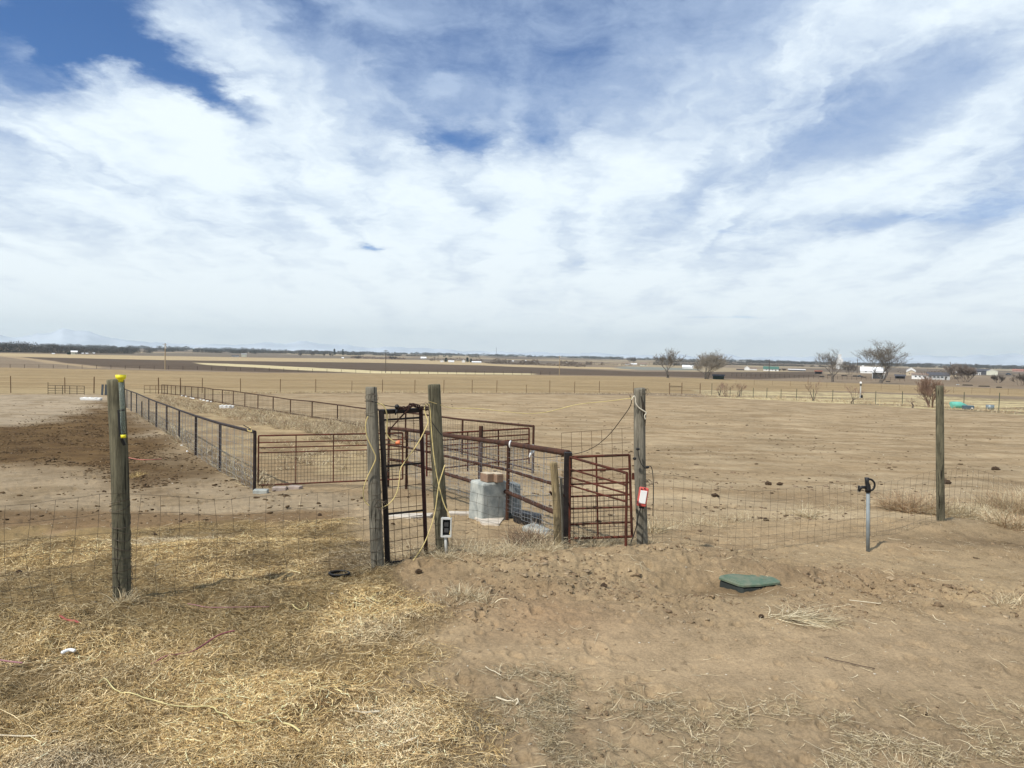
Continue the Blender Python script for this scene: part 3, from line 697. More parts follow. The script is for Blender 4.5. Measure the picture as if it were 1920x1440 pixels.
cord('cable', 'black cable with insulators pinned down the middle of the red box post', [(1196, 842), (1198, 860), (1204, 873), (1212, 880), (1217, 873), (1222, 875), (1225, 895), (1225, 930), (1224, 968)], BLACK, 0.004, 7.58, cat='cable')
for lb, x, y in (('black fence insulator nailed on the left side of the red box post', 1196, 842), ('black insulator sticking out between the red gate and the red box post', 1190, 860), ('black insulator on the right side of the red box post', 1214, 876)):
    tag(MB().blob(WP(x, y, 7.57), (.020, .016, .014), int(x), .2, 8, 6).build('fence_insulator', BLACK, origin=WP(x, y, 7.57)), lb, 'insulator')

for lb, x, y, D, r_, sd_ in (('curled loose wire at the top of the grey gate post', 699, 746, 6.42, .035, 1), ('tangle of thin wire beside the chain, against the outlet box post', 799, 762, 6.75, .03, 2), ('loose curl of wire low on the grey gate post', 716, 945, 6.45, .04, 3), ('twisted wire ends at the top right of the red box post', 1208, 735, 7.6, .03, 4), ('wire curl where the fence meets the red box post', 1213, 905, 7.6, .035, 5)):
    rd = random.Random(sd_); q = []; c = WP(x, y, D)
    for j in range(40): a = j * .55; q.append(c + Vector((math.cos(a) * r_ * rd.uniform(.5, 1.2) + (j - 20) * .0015, -.02 + rd.uniform(-.02, .02), math.sin(a) * r_ * rd.uniform(.6, 1.3))))
    tag(MB().tube(q, .0020, 4).build('wire_tangle', OLDW, origin=c), lb, 'wire')

# open outlet box on its post
D = 6.82; ob = thing('outlet_box', WP(837, 990, D), 'open white electrical outlet box fixed low on the green post', 'outlet box')
def bx(x, y, w, h, d, dd, ry=0.0):
    return MB().box(WP(x, y, D + dd), (w * px2, d, h * px2), ry=ry)
px2 = D / F
bx(828.6, 988.5, 3.4, 35, .05, 0).build('box_side', PVC, ob); bx(845.6, 988.5, 2.2, 35, .05, 0).build('box_side', PVC, ob)
bx(837, 972, 17.5, 2.6, .05, -.001).build('box_rim', PVC, ob); bx(837, 1005, 17.5, 3.0, .05, -.001).build('box_rim', PVC, ob)
bx(837, 988.5, 16, 31, .012, .02).build('box_back', BLACK, ob); bx(837, 983, 8, 8, .02, -.002).build('outlet', mat('dark_outlet', (.05, .05, .05), .5), ob); bx(837, 994, 8, 8, .02, -.002).build('outlet', MATS['dark_outlet'], ob)
MB().tube([WP(835, 1006, D), WP(836, 1020, D), WP(837, 1042, D)], .013, 8).build('conduit', PVC, ob, smooth=True)

# red and white box (fence energiser)
D = 7.52; rb = thing('fence_energiser', WP(1205, 931, D), 'red box with a white front panel hung tilted on the wooden post', 'box')
tl = R(8)
px2 = D / F
MB().box(WP(1205, 931.5, D), (17.5 * px2, .05, 36 * px2), ry=tl).build('case', mat('red_plastic', (0.55, 0.10, 0.08), 0.45, var=0.1), rb, bevel=0.012)
MB().box(WP(1205.6, 932, D - .028), (12.5 * px2, .008, 24.5 * px2), ry=tl).build('front_panel', WHITE, rb, bevel=0.003)
for dx, dy in ((-4, -14.5), (2, -15.5), (-3, 15.5)): MB().blob(WP(1205 + dx - dy * .14, 931.5 + dy, D - .03), .008, 1, .1, 8, 6).build('knob', BLACK, rb)
MB().box(WP(1203, 950.5, D), (9 * px2, .03, 5 * px2), ry=tl).build('terminal', BLACK, rb)

# ------------------------------------------------------------------ pipe fences
def pipe_run(name, label, pts, m, r_post, r_rail, mesh=True, mid=None, low=None, skip=(), group='welded pipe pen fences', wirem=GALV, rail_from=None, depths=None, step=0.16, rows=9, wr=0.0032):
    """pts: photo (x of base, y of base, y of top) per post"""
    bases = []
    for i, (x, yb, yt) in enumerate(pts):
        g = G(x, yb) if not depths else WP(x, yb, depths[i])
        bases.append((g, topz(g, yt)))
    root = thing(name, bases[0][0], label, 'fence', group)
    for i, (g, h) in enumerate(bases):
        if i in skip: continue
        zg_ = zg(g.x, g.y); MB().tube([Vector((g.x, g.y, zg_ - .15)), g + Vector((0, 0, h))], r_post, 10).build('post', m, root, smooth=False)
    tops = [g + Vector((0, 0, h)) for i, (g, h) in enumerate(bases) if i not in skip]
    gs = [(g, h) for i, (g, h) in enumerate(bases) if i not in skip]
    MB().tube(tops, r_rail, 10).build('top_rail', m, root)
    for fr, rr, nm in ((mid, r_rail * .6, 'middle_rail'), (low, r_rail * .8, 'bottom_rail')):
        if fr is not None: MB().tube([g + Vector((0, 0, h * fr)) for g, h in gs], rr, 8).build(nm, m, root)
    if mesh:
        mb = MB(); cols = []
        for (g1, h1), (g2, h2) in zip(gs, gs[1:]):
            n = max(2, int((g2 - g1).length / step))
            for k in range(n):
                t = k / n; p = lerp(g1, g2, t); h = lerp(h1, h2, t); w = 0.02 * math.sin(k * 1.1 + g1.x * 3)
                cols.append([p + Vector((w, -.02, 0.03 + (h - .06) * (j / (rows - 1)) ** 1.15)) for j in range(rows)])
        for j in range(rows): mb.tube([c[j] for c in cols], wr, 3, cap=False)
        for c in cols: mb.tube(c, wr, 3, cap=False)
        mb.build('wire_mesh', wirem, root)
    return root, bases
PIPE = mat('dark_rusty_pipe', (0.034, 0.024, 0.023), 0.7, 0.3, var=0.5, scale=9)
RAILM = PIPE
LEFT = [(477, 921, 810), (412.5, 884, 794), (367, 855, 780), (336, 826, 769), (312.5, 814, 760), (293, 801, 753), (279, 792, 747.5), (256, 775, 737.5), (246, 771, 734), (238, 765, 731), (230, 760, 728), (222, 755, 726), (215, 751, 724), (208, 746, 722), (201, 741, 720.5)]
pipe_run('pipe_fence', 'dark pipe fence with wire mesh running back from the corner post beside the manure yard', LEFT, PIPE, 0.032, 0.030, mid=None, low=None)
pipe_run('pipe_post', 'short lone dark pipe stub standing on the yard side of the left pipe fence', [(266, 784.5, 752.5), (266.6, 784.0, 752.5)], PIPE, 0.028, 0.01, mesh=False, skip=(1,), group=None)
BACK = [(998.5, 888, 799), (866, 852, 786.5), (760, 826, 773), (687, 805, 766.5), (632.5, 790, 759), (585, 784, 752.5), (544.5, 777, 749), (512, 772, 744), (483.5, 768, 740), (459, 764, 736.5), (437.5, 761, 733), (417, 757, 731), (399, 754, 729.5), (384, 750, 727), (371, 748, 726), (359, 746, 725), (347, 744, 724), (338, 742, 723.7), (329, 741, 723.2), (321, 740, 722.6), (314, 739.5, 722), (308, 739, 721.6), (303, 738.5, 721.5)]
pipe_run('pipe_fence', 'long rusty pipe fence on the far side of the grassy alley', BACK, RUST, 0.030, 0.028, low=0.08, wirem=OLDW)
# front right pen fence
MIDP = [(728, 886, 803), (762, 892, 806), (832, 915, 818.5), (951, 962, 832), (1062, 1022, 850)]
mr, mb_ = pipe_run('pipe_fence', 'thick rusty pipe fence with silver mesh passing the concrete block to the red gates', MIDP, RUST, 0.026, 0.036, low=0.30, mid=0.62, depths=[15.2, 14.8, 13.0, 10.6, 8.35], skip=(2,), step=0.075, rows=14, wr=0.0022)
# heavy steel gate post at the right end
g = WP(1061, 1022, 8.3)
sp_ = thing('steel_post', Vector((g.x, g.y, zg(g.x, g.y))), 'thick black steel gate post beside the short brown wooden post', 'post')
MB().box(Vector((g.x, g.y, (zg(g.x, g.y) - .1 + WP(1061, 848, 8.3).z) / 2)), (0.085, 0.085, WP(1061, 848, 8.3).z - zg(g.x, g.y) + .1)).build('square_tube', DARK, sp_)
MB().tube([WP(1058, 930, 8.2), WP(1052, 925, 8.1), WP(1038, 931, 7.95), (WP(1031, 922, 7.9))], .012, 6).build('tie_chain', RUST, sp_)
cord('stick', 'thin grey stick wedged between the short brown post and the steel gate post', [(1052, 896), (1053, 940), (1054, 1018)], WOODG, 0.018, 8.0, cat='stick')

# tall rusty post in the middle of the pens
pipe_run('pipe_post', 'tall rusty pipe post rising above the pen rails, left of the stacked bricks', [(900, 900, 799), (900.6, 900, 799)], RUST, 0.036, 0.01, mesh=False, skip=(1,), group=None, depths=[12.4, 12.4])

def gate(name, label, TL, TR, BL_, BR_, DL, DR, rails, verts, m, r_frame, mesh_from=None, wires=0.0025, group='red pipe gates', hrows=8, vcols=18, cat='gate'):
    """corner photo points; rails as fractions down, verts as fractions across"""
    def at(u, v):
        D = lerp(DL, DR, u); x = lerp(lerp(TL[0], TR[0], u), lerp(BL_[0], BR_[0], u), v); y = lerp(lerp(TL[1], TR[1], u), lerp(BL_[1], BR_[1], u), v); return WP(x, y, D)
    root = thing(name, at(0.5, 1), label, cat, group)
    MB().tube([at(0, 0), at(0, 1)], r_frame, 8).build('stile', m, root); MB().tube([at(1, 0), at(1, 1)], r_frame, 8).build('stile', m, root)
    for v in rails: MB().tube([at(0, v), at(1, v)], r_frame * (1.0 if v in (0, 1) else .75), 8).build('rail', m, root)
    for u in verts: MB().tube([at(u, 0 if mesh_from is None or True else 0), at(u, 1)], r_frame * .7, 8).build('upright', m, root)
    if mesh_from is not None:
        mb = MB()
        for k in range(1, vcols): mb.tube([at(k / vcols, mesh_from), at(k / vcols, 1)], wires, 3, cap=False)
        for k in range(1, hrows): v = mesh_from + (1 - mesh_from) * k / hrows; mb.tube([at(0, v), at(1, v)], wires, 3, cap=False)
        mb.build('wire_mesh', OLDW, root)
    return root
def dg(x, y): return depth(G(x, y))
dl = G(485, 913).y
gate('pipe_gate', 'long low red pipe gate closing the pen left of the walk gate', (485, 817), (755, 812), (484, 910), (755, 898), dl, 14.7, (0, .14, .245, .345, 1), (.26, .52, .78), RED, 0.016, mesh_from=.345, vcols=44, hrows=9, wires=.0035)
gate('pipe_gate', 'red mesh gate standing behind the tall rusty post, against the far pipe fence', (800, 814), (992, 803), (800, 893), (992, 870), 13.2, 13.9, (0, .17, .30, .42, .85), (.40, .70), RED, 0.016, mesh_from=.0, vcols=34, hrows=12, wires=.0032)
gate('pipe_gate', 'red six bar gate hung straight between the steel post and the red box post', (1066, 857), (1180, 853), (1068, 1010), (1185, 1006), 8.3, 8.2, (0, .17, .335, .485, .635, .825, 1), (.455,), RED, 0.0145, mesh_from=.485, vcols=14, hrows=8, wires=.003)
gate('pipe_gate', 'second red gate swung toward the viewer, its rails slanting down across the first', (1069, 857), (1175.5, 887), (1068, 1018), (1173, 1050), 8.25, 7.25, (0, .14, .235, .33), (), RED, 0.0135, mesh_from=None)
MB_ = MB().box(WP(1187.5, 893, 8.0), (0.03, .02, .07)); tag(MB_.build('latch_plate', RED, origin=WP(1187, 893, 8.0)), 'small red latch plate sticking out between the gate and the wooden post', 'latch')
# cattle panel
def cattle():
    root = MB(); Dp = 8.75
    xs = [1052.5, 1071, 1090, 1109, 1128, 1147, 1166]; 
    for k, x in enumerate(xs): root.tube([WP(x, 812 - k * 1.55, Dp), WP(x + 5, 1018, Dp)], .0032, 4)
    for y in (0, 27, 50, 72, 94, 114, 134, 152, 170, 187): root.tube([WP(1052.5, 812 + y, Dp), WP(1183, 802 + y, Dp)], .0032, 4)
    tag(root.build('cattle_fence', mat('brown_wire', (0.13, 0.085, 0.05), .8, .2, var=.3), origin=WP(1110, 1018, Dp)), 'tall square grid wire panel rising behind the red pipe gates', 'wire panel')
cattle()
# white ties on the thick rail
for lb, x, y in (('white rag tied round the thick rusty rail, right of the mesh post', 999, 842), ('small white tie looped on the thick rusty rail above the mesh post', 957, 833)):
    c = WP(x, y, 10.45 if x < 970 else 9.75); mb = MB(); rr = .05 if x > 970 else .045
    q = [c + Vector((math.cos(a) * .012, math.cos(a) * rr, math.sin(a) * rr)) for a in [2 * math.pi * j / 12 for j in range(13)]]
    mb.tube(q, .011, 6)
    if x > 970: mb.tube([c + Vector((0, -rr, 0)), c + Vector((-.03, -rr - .01, -.06)), c + Vector((-.045, -rr, -.10))], [.012, .016, .008], 6)
    tag(mb.build('cloth_tie', WHITE, origin=c), lb, 'tie')
# yellow twist tied on the left corner
g = WP(466, 804, G(477, 921).y); mb = MB(); rd = random.Random(3)
mb.tube([g + Vector((-.10, 0, .07)), g + Vector((.03, 0, 0)), g + Vector((.06, 0, -.04))], .008, 5)
tag(mb.build('twig', DARK, origin=g), 'dark twisted stub of wire sticking up from the corner of the left pipe fence', 'wire end')
mb = MB()
for k in range(6): a = g + Vector((rd.uniform(-.02, .08), -.04, rd.uniform(-.05, .03))); mb.tube([a, a + Vector((rd.uniform(-.05, .05), -.01, rd.uniform(-.05, .03)))], .011, 5)
tag(mb.build('yellow_rag', mat('pale_yellow_cloth', (.60, .48, .20), .9), origin=g), 'pale yellow rag knotted on the corner post of the left pipe fence', 'rag')

# ------------------------------------------------------------------ concrete block, bricks, pads
def block():
    Fp = WP(903, 971, 10.4); L_ = WP(877, 964, 10.75); R_ = WP(954, 966, 10.72)
    back = L_ + (R_ - Fp); base = [Fp, R_, back, L_]
    Ft = WP(907, 905, 10.5); 
    z0 = min(p.z for p in base) - .1; z1 = WP(905, 905.5, 10.5).z
    c = sum(base, Vector()) / 4
    bot = [Vector((p.x, p.y, z0)) for p in base]; k = .93
    mid_ = [Vector((c.x + (p.x - c.x) * .97, c.y + (p.y - c.y) * .97, z0 + .22)) for p in base]
    top = [Vector((c.x + (p.x - c.x) * k, c.y + (p.y - c.y) * k, z1)) for p in base]
    mb = MB(); mb.v = [tuple(p) for p in bot + mid_ + top]
    mb.f = [(0, 3, 2, 1), (8, 9, 10, 11)] + [(i + 4 * l, (i + 1) % 4 + 4 * l, (i + 1) % 4 + 4 + 4 * l, i + 4 + 4 * l) for l in (0, 1) for i in range(4)]
    tag(mb.build('concrete_block', CONC, origin=Vector((c.x, c.y, z0)), bevel=.03), 'large grey tapered concrete block with bricks on top in the pen', 'concrete block')
    return c, z1
bc, bz = block()
g = WP(961, 962, 11.0); top_ = WP(961, 905, 11.0)
tag(MB().box(Vector((g.x, g.y, (g.z + top_.z) / 2 - .05)), (.17, .30, top_.z - g.z + .1), rz=.5, taper=.8).build('concrete_block', mat('dark_concrete', (.20, .22, .22), .95, var=.3, scale=6), origin=g, bevel=.03), 'narrow dark grey concrete block just right of the tapered one, behind the mesh', 'concrete block')
BRICK = mat('tan_paver', (0.27, 0.185, 0.125), 0.95, var=.25, scale=9, col2=(0.20, 0.125, 0.085)); PAVT = mat('pale_paver_top', (0.50, 0.42, 0.31), .95, var=.2, scale=8)
bx_ = WP(922, 900, 10.6)
for lb, x, y in (('tan brick paver with a pale top, left one on the concrete block', 913.5, 892.5), ('tan brick paver on the concrete block, right one of the pair', 931, 896.5)):
    c = WP(x, y, 10.62); t_ = thing('brick', Vector((c.x, c.y, bz)), lb, 'brick', 'bricks on the concrete block')
    MB().box(Vector((c.x, c.y, bz + .060)), (.120, .19, .115), rz=.62).build('brick_body', BRICK, t_, bevel=.01)
    MB().box(Vector((c.x, c.y, bz + .123)), (.112, .18, .008), rz=.62).build('pale_cap', PAVT, t_)  # thin top slab, paler than the brick body
# black trough
tr = WP(985, 963, 10.2); p2 = WP(1012, 962, 9.6); mb = MB()
mb.prism([Vector((p.x, p.y, zg(p.x, p.y) - .05)) for p in (WP(962, 968, 10.3), WP(1010, 972, 9.7), WP(1016, 964, 10.1), WP(970, 958, 10.8))], (0, 0, .20))
tag(mb.build('water_trough', BLACK, origin=tr, bevel=.03), 'low black rubber trough on the ground right of the concrete blocks', 'trough')
mb = MB(); mb.prism([Vector((p.x, p.y, zg(p.x, p.y) - .16)) for p in (WP(978, 990, 9.5), WP(1025, 992, 9.0), WP(1033, 981, 9.3), WP(1000, 974, 9.9))], (0, 0, .22))
tag(mb.build('concrete_rubble', CONC, origin=WP(1005, 985, 9.3), bevel=.03), 'rough lump of old concrete in the dead weeds under the pipe fence', 'rubble')
def slab(name, label, pts, h, m, cat='slab'):
    P = [G(*p) for p in pts]; mb = MB(); z = [p.z for p in P]
    mb.v = [(p.x, p.y, p.z - .1) for p in P] + [(p.x, p.y, p.z + h) for p in P]; n = len(P)
    mb.f = [tuple(range(n))[::-1], tuple(range(n, 2 * n))] + [(i, (i + 1) % n, n + (i + 1) % n, n + i) for i in range(n)]
    tag(mb.build(name, m, origin=P[0]), label, cat)
slab('concrete_slab', 'thin pale concrete strip flush with the ground behind the walk gate', [(729, 972), (770, 974), (806, 971), (812, 965), (770, 966), (729, 967)], .03, CONCL)
slab('concrete_slab', 'pale concrete pad edge showing between the outlet box post and the concrete block', [(840, 966), (880, 966), (905, 984), (936, 986), (945, 974), (900, 962), (842, 961)], .025, CONCL)
PAV = mat('pinkish_paver', (0.33, 0.27, 0.23), .95, var=.25, scale=9)
for lb, x, y, rz, m_ in (('grey stone paver nearest the corner post of the left pipe fence', 489, 924, .1, CONC), ('reddish paver lying in front of the long red gate, middle of three', 524, 919, .15, PAV), ('reddish paver lying in front of the long red gate, rightmost of three', 553, 917, -.2, PAV)):
    g = G(x, y); tag(MB().box(g + Vector((0, 0, .02)), (.26, .17, .09), rz=rz).build('paver', m_, origin=g, bevel=.012), lb, 'paver', 'pavers under the long red gate')

# ------------------------------------------------------------------ yard hydrant
g = G(1628, 1034); hy = thing('yard_hydrant', g, 'black handled frost free yard hydrant on a galvanised pipe in bare dirt', 'hydrant')
D = depth(g); D = g.y
ht = WP(1627.5, 921, D)
MB().tube([g - Vector((0, 0, .1)), Vector((ht.x, ht.y, ht.z))], 3.3 * D / F, 14).build('pipe', mat('galvanised_pipe', (.24, .27, .28), .7, .2, var=.2, scale=5), hy, smooth=True)
mb = MB(); u = D / F
mb.tube([WP(1627.5, 923, D), WP(1627.5, 917, D), WP(1627.5, 912, D), WP(1625.5, 903, D), WP(1625.5, 895.5, D)], [5.2 * u, 5.2 * u, 4.6 * u, 3.6 * u, 4.4 * u], 12)
mb.tube([WP(1624, 914, D), WP(1617, 913.5, D), WP(1612, 915.5, D), WP(1610.5, 921, D)], [3.0 * u, 2.9 * u, 3.2 * u, 3.0 * u], 10).tube([WP(1610.5, 910.5, D), WP(1610.5, 915, D)], 2 * u, 8)
mb.build('head', BLACK, hy, smooth=True)
MB().tube(smooth_pts([WP(1627, 899, D), WP(1634, 898.5, D), WP(1640, 905, D), WP(1640, 913, D), WP(1636, 919, D), WP(1630, 920, D)]), 1.9 * u, 8).build('handle', BLACK, hy, smooth=True)
MB().tube([WP(1610, 920, D), WP(1609.5, 923, D)], 2.4 * u, 10).build('spout_ring', mat('brass', (.30, .26, .2), .4, .7), hy)

# ------------------------------------------------------------------ green valve box
c = G(1402, 1094); vb = thing('valve_box', c, 'green plastic valve box with its lid tilted above the dirt', 'valve box')
LIDG = mat('green_lid', (0.075, 0.125, 0.085), 0.75, var=0.35, scale=14, col2=(0.15, 0.165, 0.115)); SIDEG = mat('dark_box_side', (0.035, 0.042, 0.038), .8)
Dn = c.y - .095
def lidp(dz):
    pts = [(1348, 1083, .06), (1351, 1079, .12), (1366, 1076.5, .22), (1384, 1075.5, .30), (1437, 1078.5, .30), (1452, 1083, .22), (1463, 1089.5, .10), (1462, 1092, .06), (1427, 1096.5, 0), (1394, 1098, -.03), (1384, 1096, 0)]
    return [WP(x, y, Dn - .02 + dd) + Vector((0, 0, dz)) for x, y, dd in pts]
lp = lidp(0); cc = sum(lp, Vector()) / len(lp)
mb = MB(); n = len(lp); low_ = lidp(-.016); inn = [cc + (p - cc) * .93 + Vector((0, 0, .006)) for p in lp]
mb.v = [tuple(p) for p in low_ + lp + inn]
mb.f = [tuple(range(n))[::-1]] + [(i, (i + 1) % n, n + (i + 1) % n, n + i) for i in range(n)] + [(n + i, n + (i + 1) % n, 2 * n + (i + 1) % n, 2 * n + i) for i in range(n)] + [tuple(range(2 * n, 3 * n))]
mb.build('lid', LIDG, vb)
mb = MB(); q = [cc + (p - cc) * .96 + Vector((0, 0, -.03)) for p in lp]
mb.v = [tuple(p) for p in q] + [(cc.x + (p.x - cc.x) * 1.03, cc.y + (p.y - cc.y) * 1.03, c.z - .12) for p in q]
mb.f = [tuple(range(n)), ] + [(i, n + i, n + (i + 1) % n, (i + 1) % n) for i in range(n)]
mb.build('box_side', SIDEG, vb)
mb = MB(); k1 = cc + (lp[3] - cc) * .3 + Vector((0, 0, .006)); mb.box(k1, (.05, .016, .004), rz=.1); mb.build('lid_slot', SIDEG, vb)

# ------------------------------------------------------------------ pan in the hay
c = G(636, 1077); pan = thing('feed_pan', c, 'black rubber pan half buried in the hay left of the walk gate', 'pan')
def ring(c, r, rt_, n=28, sq=.8, dz=0): return [c + Vector((math.cos(2 * math.pi * j / n) * r, math.sin(2 * math.pi * j / n) * r * sq, dz)) for j in range(n + 1)]
MB().tube(ring(c, .085, 0, dz=.012), .009, 8, cap=False).build('rim', BLACK, pan, smooth=True)
mb = MB(); q = ring(c, .085, 0, dz=.010)[:-1]; q2 = ring(c, .078, 0, dz=-.05)[:-1]; n = len(q)
mb.v = [tuple(p) for p in q + q2]; mb.f = [(i, (i + 1) % n, n + (i + 1) % n, n + i) for i in range(n)] + [tuple(range(n, 2 * n))]; mb.build('bowl', BLACK, pan)

# ------------------------------------------------------------------ T-post fences
TP = mat('t_post_steel', (0.055, 0.038, 0.03), 0.8, 0.2, var=.4); TPG = mat('green_t_post', (0.06, 0.075, 0.05), 0.8, 0.1, var=.4); TPW = mat('brown_field_post', (.16, .10, .055), .9, var=.3)
def tpost_fence(name, label, items, group=None, wires=(.35, .6, .85), rp=.035, wr=.005, m=TP, cat='fence', D=None, mesh_h=0, rmat=None, lean=0):
    P = []
    for it in items:
        x, yt, yb = it[:3]; g = G(x, yb); P.append((g, topz(g, yt), it[3] if len(it) > 3 else 1))
    root = thing(name, P[0][0], label, cat, group); rd = random.Random(len(items))
    for g, h, k in P:
        mb = MB(); t = g + Vector((rd.uniform(-.03, .03), 0, h))
        mb.tube([g - Vector((0, 0, .2)), t], rp * k, 5); mb.build('post', m, root)
    if wires:
        mb = MB()
        H_ = sorted(h for _, h, _ in P)[len(P) // 2]
        for w in wires: mb.tube([g + Vector((0, -.04, H_ * w)) for g, h, k in P], wr, 3, cap=False)
        mb.build('wire', OLDW, root)
    return root, P
def z1(s, ox, oy, L): return [(ox + a / s, oy + b_ / s, oy + c / s) + tuple(r_) for a, b_, c, *r_ in L]
tpost_fence('post_fence', 'far row of thin brown posts and wire between the dirt lot and the golden field', z1(4.8, 0, 620, [(-100, 400, 555), (97, 408, 560), (585, 420, 565), (845, 415, 565, 1.3), (1427, 422, 567, 1.3), (1625, 425, 565, 1.3), (1820, 425, 560)]) + z1(4.8, 400, 620, [(245, 430, 558), (602, 435, 558), (922, 438, 556), (1245, 450, 558, .8), (1522, 440, 557), (1813, 443, 560)]) + z1(4.8, 800, 620, [(153, 443, 559), (408, 443, 559), (630, 447, 560), (897, 485, 561, .8), (1108, 448, 561), (1330, 458, 562), (1553, 455, 564)]) + z1(4.8, 1200, 600, [(-60, 560, 655), (265, 568, 665, 1.2)]), rp=.045, m=TPW)
tpost_fence('h_brace_gate', 'wooden H brace and gate at the corner of the far fence lines', z1(4.8, 1200, 600, [(265, 566, 666), (375, 565, 665), (540, 570, 670)]), rp=.07, wires=(.32, .55), wr=.02, m=TPW, cat='gate')
g1, g2b = G(1255, 738), G(1278, 738); h1 = topz(g1, 724)
tag(MB().tube([g1 + Vector((0, 0, h1)), g2b + Vector((0, 0, h1))], .06, 6).build('brace_rail', TPW, origin=g1), 'brown cross bar of the H brace in the far fence corner', 'rail')
tpost_fence('post_fence', 'row of dark green steel posts running off to the right along the dirt lot', z1(4.8, 1200, 600, [(645, 568, 675), (720, 600, 682), (810, 605, 689), (910, 612, 696), (1018, 612, 699), (1140, 612, 700), (1268, 622, 714), (1407, 620, 721), (1560, 622, 728)]) + z1(4.8, 1520, 600, [(197, 628, 736), (583, 640, 756), (823, 642, 772), (1090, 645, 778), (1377, 650, 792), (1692, 655, 816), (2040, 665, 836)]), rp=.04, m=TPG, wires=(.3, .55, .8))
yy = np.interp
tpost_fence('field_fence', 'distant dark fence along the near edge of the ploughed field', [(x, yy(x, [0, 350, 700, 1050], [682.5, 686.5, 693.5, 697]), yy(x, [0, 350, 700, 1050], [689.5, 693.5, 700, 703.5])) for x in list(np.arange(-8, 700, 27.0)) + list(np.arange(716, 1060, 17.5))], rp=.09, wires=(.5, .9), wr=.02)
tpost_fence('paddock_fence', 'faint line of thin posts crossing the golden field on the right', [(x, yy(x, [1380, 1920], [711, 730]), yy(x, [1380, 1920], [720, 742])) for x in np.arange(1380, 1990, 34.0)], rp=.04, wires=(.45, .9), wr=.012, m=TPW)
tpost_fence('stockyard_fence', 'low dark rail fence in front of the big bare cottonwoods', [(x, yy(x, [1370, 1700], [699, 708]), yy(x, [1370, 1700], [706, 715])) for x in np.arange(1372, 1700, 9.0)], rp=.09, wires=(.45, .85), wr=.07, m=TP)

# gate left of the corral
gl = G(90, 739); gr2 = G(158, 740)
lg = thing('pipe_gate', gl, 'small dark pipe gate panel at the back left of the manure yard', 'gate', 'pipe gate panels')
hL = topz(gl, 722.5); hR = topz(gr2, 724)
for k in range(6): 
    p = lerp(gl, gr2, k / 5); MB().tube([p, p + Vector((0, 0, lerp(hL, hR, k / 5) * (1 if k not in (0,) else 1.35)))], .025, 6).build('upright', PIPE, lg)
for f_ in (.15, .4, .65, 1): MB().tube([gl + Vector((0, 0, hL * f_)), gr2 + Vector((0, 0, hR * f_))], .02, 6).build('rail', PIPE, lg)
# dark panel cluster at the end of the left pipe fence
g = G(199, 741); hh = topz(g, 721); root = thing('panel_stack', g, 'dark upright panels leaned together at the far end of the left pipe fence', 'panel')
for k in range(4): MB().box(g + Vector((-.35 + k * .28, .1 * k, hh / 2)), (.20, .05, hh), rx=-.08, rz=.2 * k - .2).build('panel', mat('blue_grey_panel', (.05, .06, .07), .8), root)
g = G(292, 738); root = thing('wire_gate', g, 'brownish wire gate by the tall dark post at the end of the alley', 'gate', None)
for k in range(5): 
    p = g + Vector((-1.2 + k * .6, 0, 0)); MB().tube([p, p + Vector((0, 0, topz(g, 723)))], .02, 5).build('upright', RUST, root)
for f_ in (.1, .5, 1): MB().tube([g + Vector((-1.2, 0, topz(g, 723) * f_)), g + Vector((1.2, 0, topz(g, 723) * f_))], .018, 5).build('rail', RUST, root)

# ------------------------------------------------------------------ power poles, mast, meter post
POLE = mat('pole_wood', (0.36, 0.27, 0.16), .9, var=.25); POLED = mat('dark_pole_wood', (0.10, 0.08, 0.065), .9, var=.25)
def pole(label, x, yt, yb, m, arms=1, tr=False, wpx=1.6, armw=1.1):
    g = G(x, yb); h = topz(g, yt); D = g.y; r = wpx * D / F / 2
    root = thing('power_pole', g, label, 'power pole', 'power poles across the fields')
    MB().tube([g - Vector((0, 0, .5)), g + Vector((0, 0, h))], [r * 1.15, r * .8], 8).build('pole', m, root)
    for k in range(arms): MB().box(g + Vector((0, -r, h * (.96 - k * .09))), (armw * 2, .18, .18)).build('crossarm', m, root)
    if tr:
        MB().tube([g + Vector((.55, -.2, h * .80)), g + Vector((.55, -.2, h * .90))], .42, 10).build('transformer', mat('grey_can', (.5, .5, .48), .6), root)
        MB().tube([g + Vector((-.5, -.2, h * .86)), g + Vector((-.5, -.2, h * .90))], .25, 10).build('lamp', WHITE, root)
pole('tall tan power pole with a grey transformer, leftmost in the fields', 309.5, 643.5, 693, POLE, 1, True, 2.0)
pole('thin dark power pole behind the tall grey gate post, beyond the ploughed field', 723, 656, 699, POLED, 1, False, 1.3)
pole('pale thin power pole rising beside the clipped hedge row', 1048.7, 667, 704, POLE, 1, False, 1.2)
pole('dark power pole with two crossarms above the green roofed building', 1441.5, 674, 708, POLED, 2, False, 1.4, 2.4)
pole('distant dark power pole with wide crossarms left of the largest bare tree', 1607, 672.5, 700, POLED, 2, False, 1.2, 2.4)
g = WP(930.3, 668, 3200); g.z = zg(g.x, g.y); h = topz(g, 651)
root = thing('radio_mast', g, 'very thin tall radio mast on the horizon above the hedge row', 'mast')
MB().tube([g, g + Vector((0, 0, h))], .8, 4).build('mast', mat('mast_grey', (.18, .19, .22), .8), root)
g = G(1613, 746); h = topz(g, 718); root = thing('meter_post', g, 'slim white post with a white cap and black foot in pale grass', 'post'); D = g.y; u = D / F
MB().tube([g, g + Vector((0, 0, h))], 1.1 * u, 8).build('post', PVC, root); MB().blob(g + Vector((0, 0, h)), (2.1 * u, 2.1 * u, 2.4 * u), 2, .05).build('cap', WHITE, root, smooth=True)
